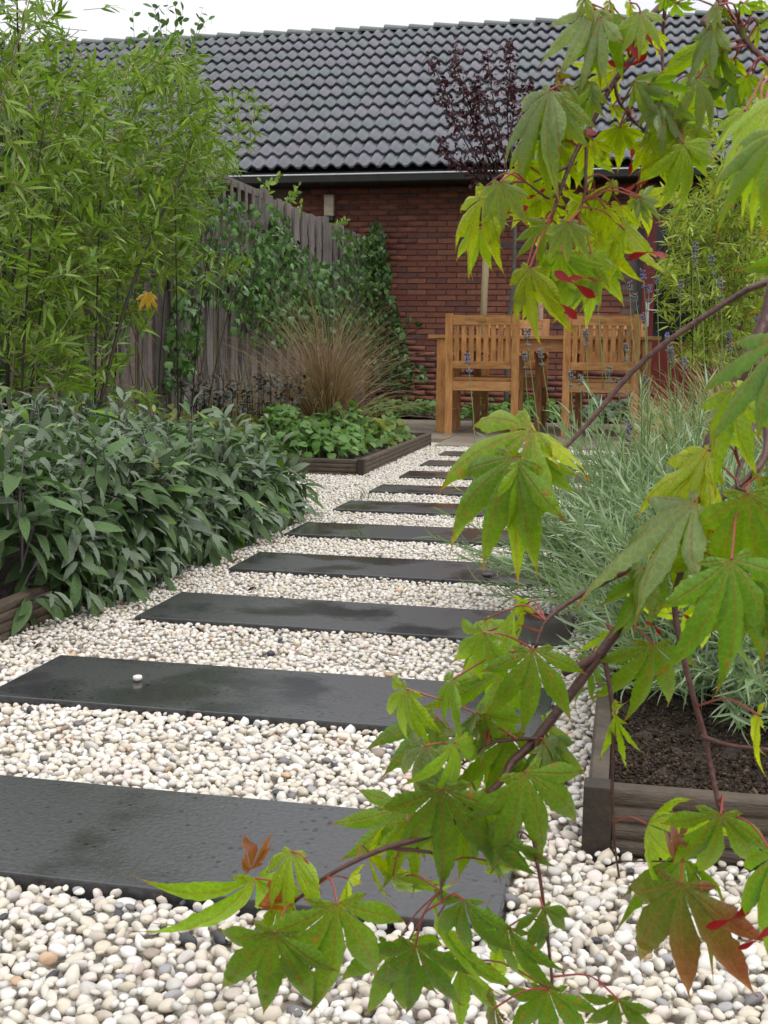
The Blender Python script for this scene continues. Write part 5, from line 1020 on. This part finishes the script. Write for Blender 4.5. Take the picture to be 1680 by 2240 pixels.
# ================================================================== PURPLE PLUM TREE with stakes
PT = [blade(.46, ovate, 3, dr, .25, 0, .05, .03, i) for i, dr in enumerate((.3, .7, 1.1))]
plum = thing('purple_plum_tree', 'young purple leaved plum tree tied to a stake', 'tree', (-1.15, 11.3, .02)); pb = np.array([-1.15, 11.3, .02])
TR = [np.array([-1.15, 11.3, -.02]), np.array([-1.14, 11.3, .8]), np.array([-1.105, 11.3, 1.5]), np.array([-1.12, 11.3, 2.1]), at_y(1118, 380, 11.3), at_y(1120, 300, 11.3)]
m = MB(); m.tube(np.array(TR) - pb, [.024, .021, .018, .016, .013, .008], 8, 3); m.build('trunk', M['bark'], plum, smooth=True)
Tl, Dl, Nl = [], [], []
for q in ([(1100, 420), (1060, 330), (1010, 200), (985, 130)], [(1090, 400), (1040, 260), (1000, 150), (997, 100)], [(1080, 420), (1020, 300), (970, 190), (936, 122)], [(1115, 400), (1110, 250), (1116, 150), (1114, 86)], [(1110, 390), (1085, 250), (1070, 160), (1066, 112)], [(1120, 380), (1140, 270), (1158, 215), (1156, 180)], [(1075, 430), (1010, 360), (975, 330), (958, 305)], [(1120, 390), (1160, 330), (1195, 240), (1215, 190)], [(1060, 350), (1030, 250), (1045, 170)], [(1100, 330), (1125, 230), (1120, 160)], [(1050, 400), (1000, 280), (960, 205)], [(1130, 380), (1185, 300), (1235, 230)], [(1080, 330), (1060, 230), (1030, 190)], [(1100, 440), (1050, 400), (1000, 350)]):
    P = np.array([at_y(x, y, 11.3 + rng.normal() * .18) for x, y in q]); P[0] = TR[3] * .35 + P[0] * .65; m = MB(); m.tube(P - pb, np.linspace(.008, .0025, len(P)), 5, 3); m.build('branch', M['culm'], plum, smooth=True)
    for s_ in np.linspace(0.10, 1, 125):
        u = s_ * (len(P) - 1); i = min(int(u), len(P) - 2); Q = P[i] + (P[i + 1] - P[i]) * (u - i); Tl.append(Q + rng.normal(size=3) * .042 * (1.15 - .5 * s_)); Dl.append(unit(rng.normal(size=3) + np.array([0, 0, -.5]))); Nl.append(rng.normal(size=3) + np.array([0, 0, .5]))
n = len(Tl); foliage(plum, pb, PT, frames(np.array(Dl), np.array(Nl)), .044 + .030 * rng.random(n), np.array(Tl), cmix(n, (0.035, 0.012, 0.018), (0.075, 0.016, 0.018), (0.05, 0.03, 0.04), var=.25), M['leaf_dark'], palette=6)
sk = thing('tree_stake', 'round pale wooden stake with black cap left of the plum trunk', 'stake', (-1.40, 11.28, 0), 'stakes of the plum tree')
MB().tube([(0, 0, -.05), (.015, 0, 1.0), (.028, .01, 1.63)], [.034, .033, .032], 10, 1).build('pole', M['stake'], sk, smooth=True)
MB().tube([(.028, .01, 1.63), (.029, .01, 1.70)], [.035, .034], 10, 1).build('cap', M['black_plastic'], sk)
MB().box(.055, .27, -.006, .004, 1.632, 1.672).build('tie_strap', M['black_plastic'], sk)
sk = thing('tree_stake', 'reddish wooden stake right of the plum trunk, partly behind maple leaves', 'stake', (-0.845, 11.30, 0), 'stakes of the plum tree')
MB().tube([(0, 0, -.05), (0, 0, 1.62)], [.030, .029], 10, 1).build('pole', M['stake2'], sk, smooth=True)
MB().tube([(0, 0, 1.62), (0, 0, 1.69)], [.033, .032], 10, 1).build('cap', M['black_plastic'], sk)
MB().box(-.245, -.031, -.006, .004, 1.622, 1.662).build('tie_strap', M['black_plastic'], sk)

# low plants at the foot of the wall
cover('low_wall_plant', 'low green leafy plants under the brick wall left of the chairs', (-2.6, -1.5, 10.98, 11.5), 300, .02, .20, gh, (.05, .08), group='low planting at the foot of the wall')
cover('low_wall_plant', 'low green leafy plants behind the table legs', (-1.5, -.55, 10.98, 11.5), 330, .02, .22, gh, (.05, .09), group='low planting at the foot of the wall')
cover('low_wall_plant', 'grey green low plant behind the right chair leg', (-.5, .35, 10.98, 11.5), 300, .02, .22, [(0.12, 0.18, 0.10), (0.17, 0.24, 0.14), (0.08, 0.13, 0.07)], (.05, .09), group='low planting at the foot of the wall')
cover('low_wall_plant', 'dark low leaves between the ivy and the patio', (-2.85, -2.2, 8.25, 9.2), 260, .02, .26, [(0.04, 0.075, 0.03), (0.07, 0.11, 0.045)], (.05, .08), group='low planting at the foot of the wall')

# ================================================================== LAVENDER and pale grass in the right bed
tuft('pale_grass', 'pale straw coloured feathery grass arching behind the lavender', (.46, 5.2, .05), 760, .66, .70, [(0.42, 0.36, 0.18), (0.50, 0.45, 0.26), (0.32, 0.34, 0.13), (0.30, 0.34, 0.13)], .0042, droop=1.5, bias=(-.10, -.15, 0), group='pale grasses')
tuft('pale_grass', 'second tuft of pale straw grass leaning over the patio', (.26, 6.5, .05), 460, .48, .85, [(0.42, 0.36, 0.18), (0.36, 0.36, 0.15), (0.30, 0.33, 0.12)], .0032, bias=(-.2, 0, 0), group='pale grasses')
LT = [blade(.080, strap, 3, dr, .1, 0, 0, 0, i) for i, dr in enumerate((.2, .6, .9))]
def lavender(label, loc, n_sh, rad, cols):
    t = thing('lavender', label, 'lavender', loc, 'grey green lavender bushes'); b0 = np.array(loc); Tl, Dl, Nl, Sl = [], [], [], []; sm = MB()
    for k in range(n_sh):
        a = rng.random() * 6.283; el = math.asin(.02 + .98 * rng.random() ** 1.25); d = np.array([math.cos(a) * math.cos(el), math.sin(a) * math.cos(el), math.sin(el) * .95]); r_ = rad * (.55 + .5 * rng.random()); O = np.array([rng.normal() * .04, rng.normal() * .05, .02]); P1 = O + d * r_ * .5; P2 = O + d * r_ + np.array([0, 0, .06 * rng.random()])
        P2[2] = max(P2[2], .02); P1[2] = max(P1[2], .015)
        dd = unit(P2 - P1); sm.tube([O, P1, P2], [.0022, .0016, .001], 3, 2); e1 = unit(np.cross(dd, rng.normal(size=3))); e2 = np.cross(dd, e1)
        for j in range(26):
            s_ = .28 + .72 * j / 25; Q = (O + (P1 - O) * (s_ * 2) if s_ < .5 else P1 + (P2 - P1) * ((s_ - .5) * 2)); a2 = j * 1.571 + rng.normal() * .3; sp = .85 - .45 * max(0, s_ - .6) / .4
            D = unit((e1 * math.cos(a2) + e2 * math.sin(a2)) * math.sin(sp) + dd * math.cos(sp) + np.array([0, 0, .12])); Tl.append(Q + b0); Dl.append(D); Nl.append(dd + rng.normal(size=3) * .2); Sl.append(.034 + .030 * rng.random())
    sm.build('stems', M['stem_green'], t)['kind'] = 'stuff'
    n = len(Tl); foliage(t, b0, LT, frames(np.array(Dl), np.array(Nl)), np.array(Sl), np.array(Tl), cmix(n, *cols, var=.18), M['leaf_lavender'], mass='foliage', n_single=0)
    return t
lg = [(0.18, 0.26, 0.115), (0.28, 0.36, 0.21), (0.13, 0.225, 0.065), (0.36, 0.43, 0.31)]
l1 = lavender('lavender bush nearest the soil corner of the right bed', (.28, 2.14, .05), 520, .44, lg)
l2 = lavender('lavender bush spreading over the slab ends', (.09, 2.85, .05), 560, .50, lg)
l3 = lavender('lavender bush with tall flower stalks in front of the grass', (.30, 3.95, .05), 240, .46, [(0.13, 0.21, 0.065), (0.19, 0.27, 0.12), (0.10, 0.18, 0.045)])
# flower stalks: top pixel, bottom pixel, distance
FT = PEB1
def spike(t, b0, top, bot, D, fl):
    A = at_d(*bot, D + .05); B_ = at_d(*top, D); mid = (A + B_) / 2 + rng.normal(size=3) * .006; m = MB(); m.tube(np.array([A, mid, B_]) - b0, [.0013, .0012, .0010], 5, 3); s = m.build('flower_stalk', M['stem_green'], t, smooth=True)
    d = unit(B_ - mid); cs, sc_, rt = [], [], []
    for w, (off, nb_, rad) in enumerate(((0, 9, .0052), (-.010, 9, .0058), (-.019, 8, .0055), (-.040, 6, .0050))):
        for k in range(nb_):
            a = 6.283 * k / nb_ + w; e1 = unit(np.cross(d, [.3, .2, 1.0])); e2 = np.cross(d, e1); cs.append(B_ + d * off + (e1 * math.cos(a) + e2 * math.sin(a)) * rad + d * rng.normal() * .002); rt.append(unit(d + (e1 * math.cos(a) + e2 * math.sin(a)) * .6)); sc_.append((.0021, .0046, .0021))
    n = len(cs); base_c = np.array((0.22, 0.16, 0.38)) if fl else np.array((0.22, 0.215, 0.23)); C = base_c * (1 + .25 * rng.normal(size=(n, 1)))
    C = np.where(rng.random((n, 1)) < .35, np.array((0.20, 0.21, 0.20)), C); V, F, Cc = bake(FT, rng.integers(0, 8, n), frames(np.array(rt), rng.normal(size=(n, 3))), np.array(sc_), np.array(cs) - b0, np.clip(C, .03, .8)); obj('flower_head', new_mesh('flower_head', V, F, M['flower'], Cc, smooth=True), s)
g = lambda f, x, y: fp(f, x, y)
spikes = [(('G6', 325, 560), ('G6', 410, 1250), 3.2, 1), (('G6', 400, 710), ('G6', 430, 1400), 3.2, 1), (('G6', 470, 620), ('G6', 540, 1464), 3.4, 0), (('G6', 180, 680), ('G6', 300, 1464), 3.4, 0), (('G6', 240, 800), ('G6', 260, 1400), 3.5, 0), (('G6', 730, 660), ('G6', 770, 1464), 3.3, 0), (('G6', 885, 260), ('G6', 930, 1150), 2.9, 0), (('G6', 1050, 400), ('G6', 1100, 850), 2.9, 0), (('G6', 1145, 650), ('G6', 1180, 1464), 3.0, 0), (('G6', 330, 1025), ('G6', 370, 1300), 3.6, 1), (('G6', 1250, 1200), ('G6', 1240, 1464), 3.2, 0), (('G6', 1440, 1310), ('G6', 1440, 1464), 2.9, 1), (('G6', 1545, 1060), ('G6', 1560, 1300), 2.9, 0), (('G6', 580, 1230), ('G6', 590, 1464), 3.5, 1), (('G6', 630, 1390), ('G6', 680, 1600), 3.5, 0),
          (('R5', 1440, 1090), ('R5', 1520, 1700), 3.4, 1), (('F4', 920, 270), ('F4', 985, 640), 3.4, 1), (('F4', 615, 440), ('F4', 690, 830), 3.1, 0), (('F4', 675, 525), ('F4', 760, 850), 3.1, 0), (('F4', 608, 540), ('F4', 640, 750), 3.2, 0), (('F4', 360, 545), ('F4', 415, 945), 2.9, 1), (('F4', 870, 440), ('F4', 905, 760), 3.3, 0), (('F4', 805, 620), ('F4', 830, 860), 3.3, 0), (('F4', 850, 640), ('F4', 880, 1000), 3.2, 0), (('F4', 1045, 500), ('F4', 1080, 800), 3.4, 0), (('F4', 975, 600), ('F4', 985, 900), 3.3, 0), (('F4', 1010, 650), ('F4', 1050, 900), 3.4, 0), (('F4', 1060, 850), ('F4', 1080, 1000), 3.0, 1), (('F4', 1295, 560), ('F4', 1300, 800), 3.4, 1), (('F4', 1225, 470), ('F4', 1250, 800), 3.4, 0), (('F4', 1130, 640), ('F4', 1150, 900), 3.3, 0), (('F4', 1240, 520), ('F4', 1270, 860), 3.4, 0), (('F4', 1345, 90), ('F4', 1370, 560), 3.1, 0), (('F4', 1490, 460), ('F4', 1500, 700), 3.2, 0)]
lb = np.array([.30, 3.95, .05])
for a, b_, D, fl in spikes: spike(l3, lb, g(*a), (g(*b_)[0] + rng.normal() * 6, g(*b_)[1] + 60), D, fl)

# ================================================================== small things on the gravel
nl = 46; lx = np.r_[EDGE_L + .03 + rng.random(30) * .16, EDGE_L + .1 + rng.random(16) * 1.0]; ly = np.r_[2.15 + rng.random(30) * 1.3, 1.0 + rng.random(16) * 3.5]
okl = np.array([not on_slab(a, b_, .004) for a, b_ in zip(lx, ly)]); lx, ly = lx[okl], ly[okl]; nl = len(lx)
V, F, C = bake(DT, rng.integers(0, 3, nl), frames(unit(rng.normal(size=(nl, 3)) * np.array([1, 1, .3])), np.array([0, 0, 1.0]) + rng.normal(size=(nl, 3)) * .4), .012 + .022 * rng.random(nl), np.stack([lx, ly, np.full(nl, .003)], -1), cmix(nl, (0.03, 0.02, 0.015), (0.10, 0.055, 0.03), (0.05, 0.03, 0.03)))
o = obj('leaf_litter', new_mesh('leaf_litter', V, F, M['leaf_dark'], C, smooth=True), gravel); o['kind'] = 'stuff'
for lab, px_, n_ in (('tiny green grass sprig beside the fifth slab', (785, 1180), 26), ('sparse green seedling grass by the sixth slab', (795, 1092), 22)):
    P = at_z(px_[0], px_[1], -.01); tuft('grass_sprig', lab, tuple(P), n_, .07, .6, [(0.10, 0.17, 0.04), (0.16, 0.22, 0.06)], .0022)
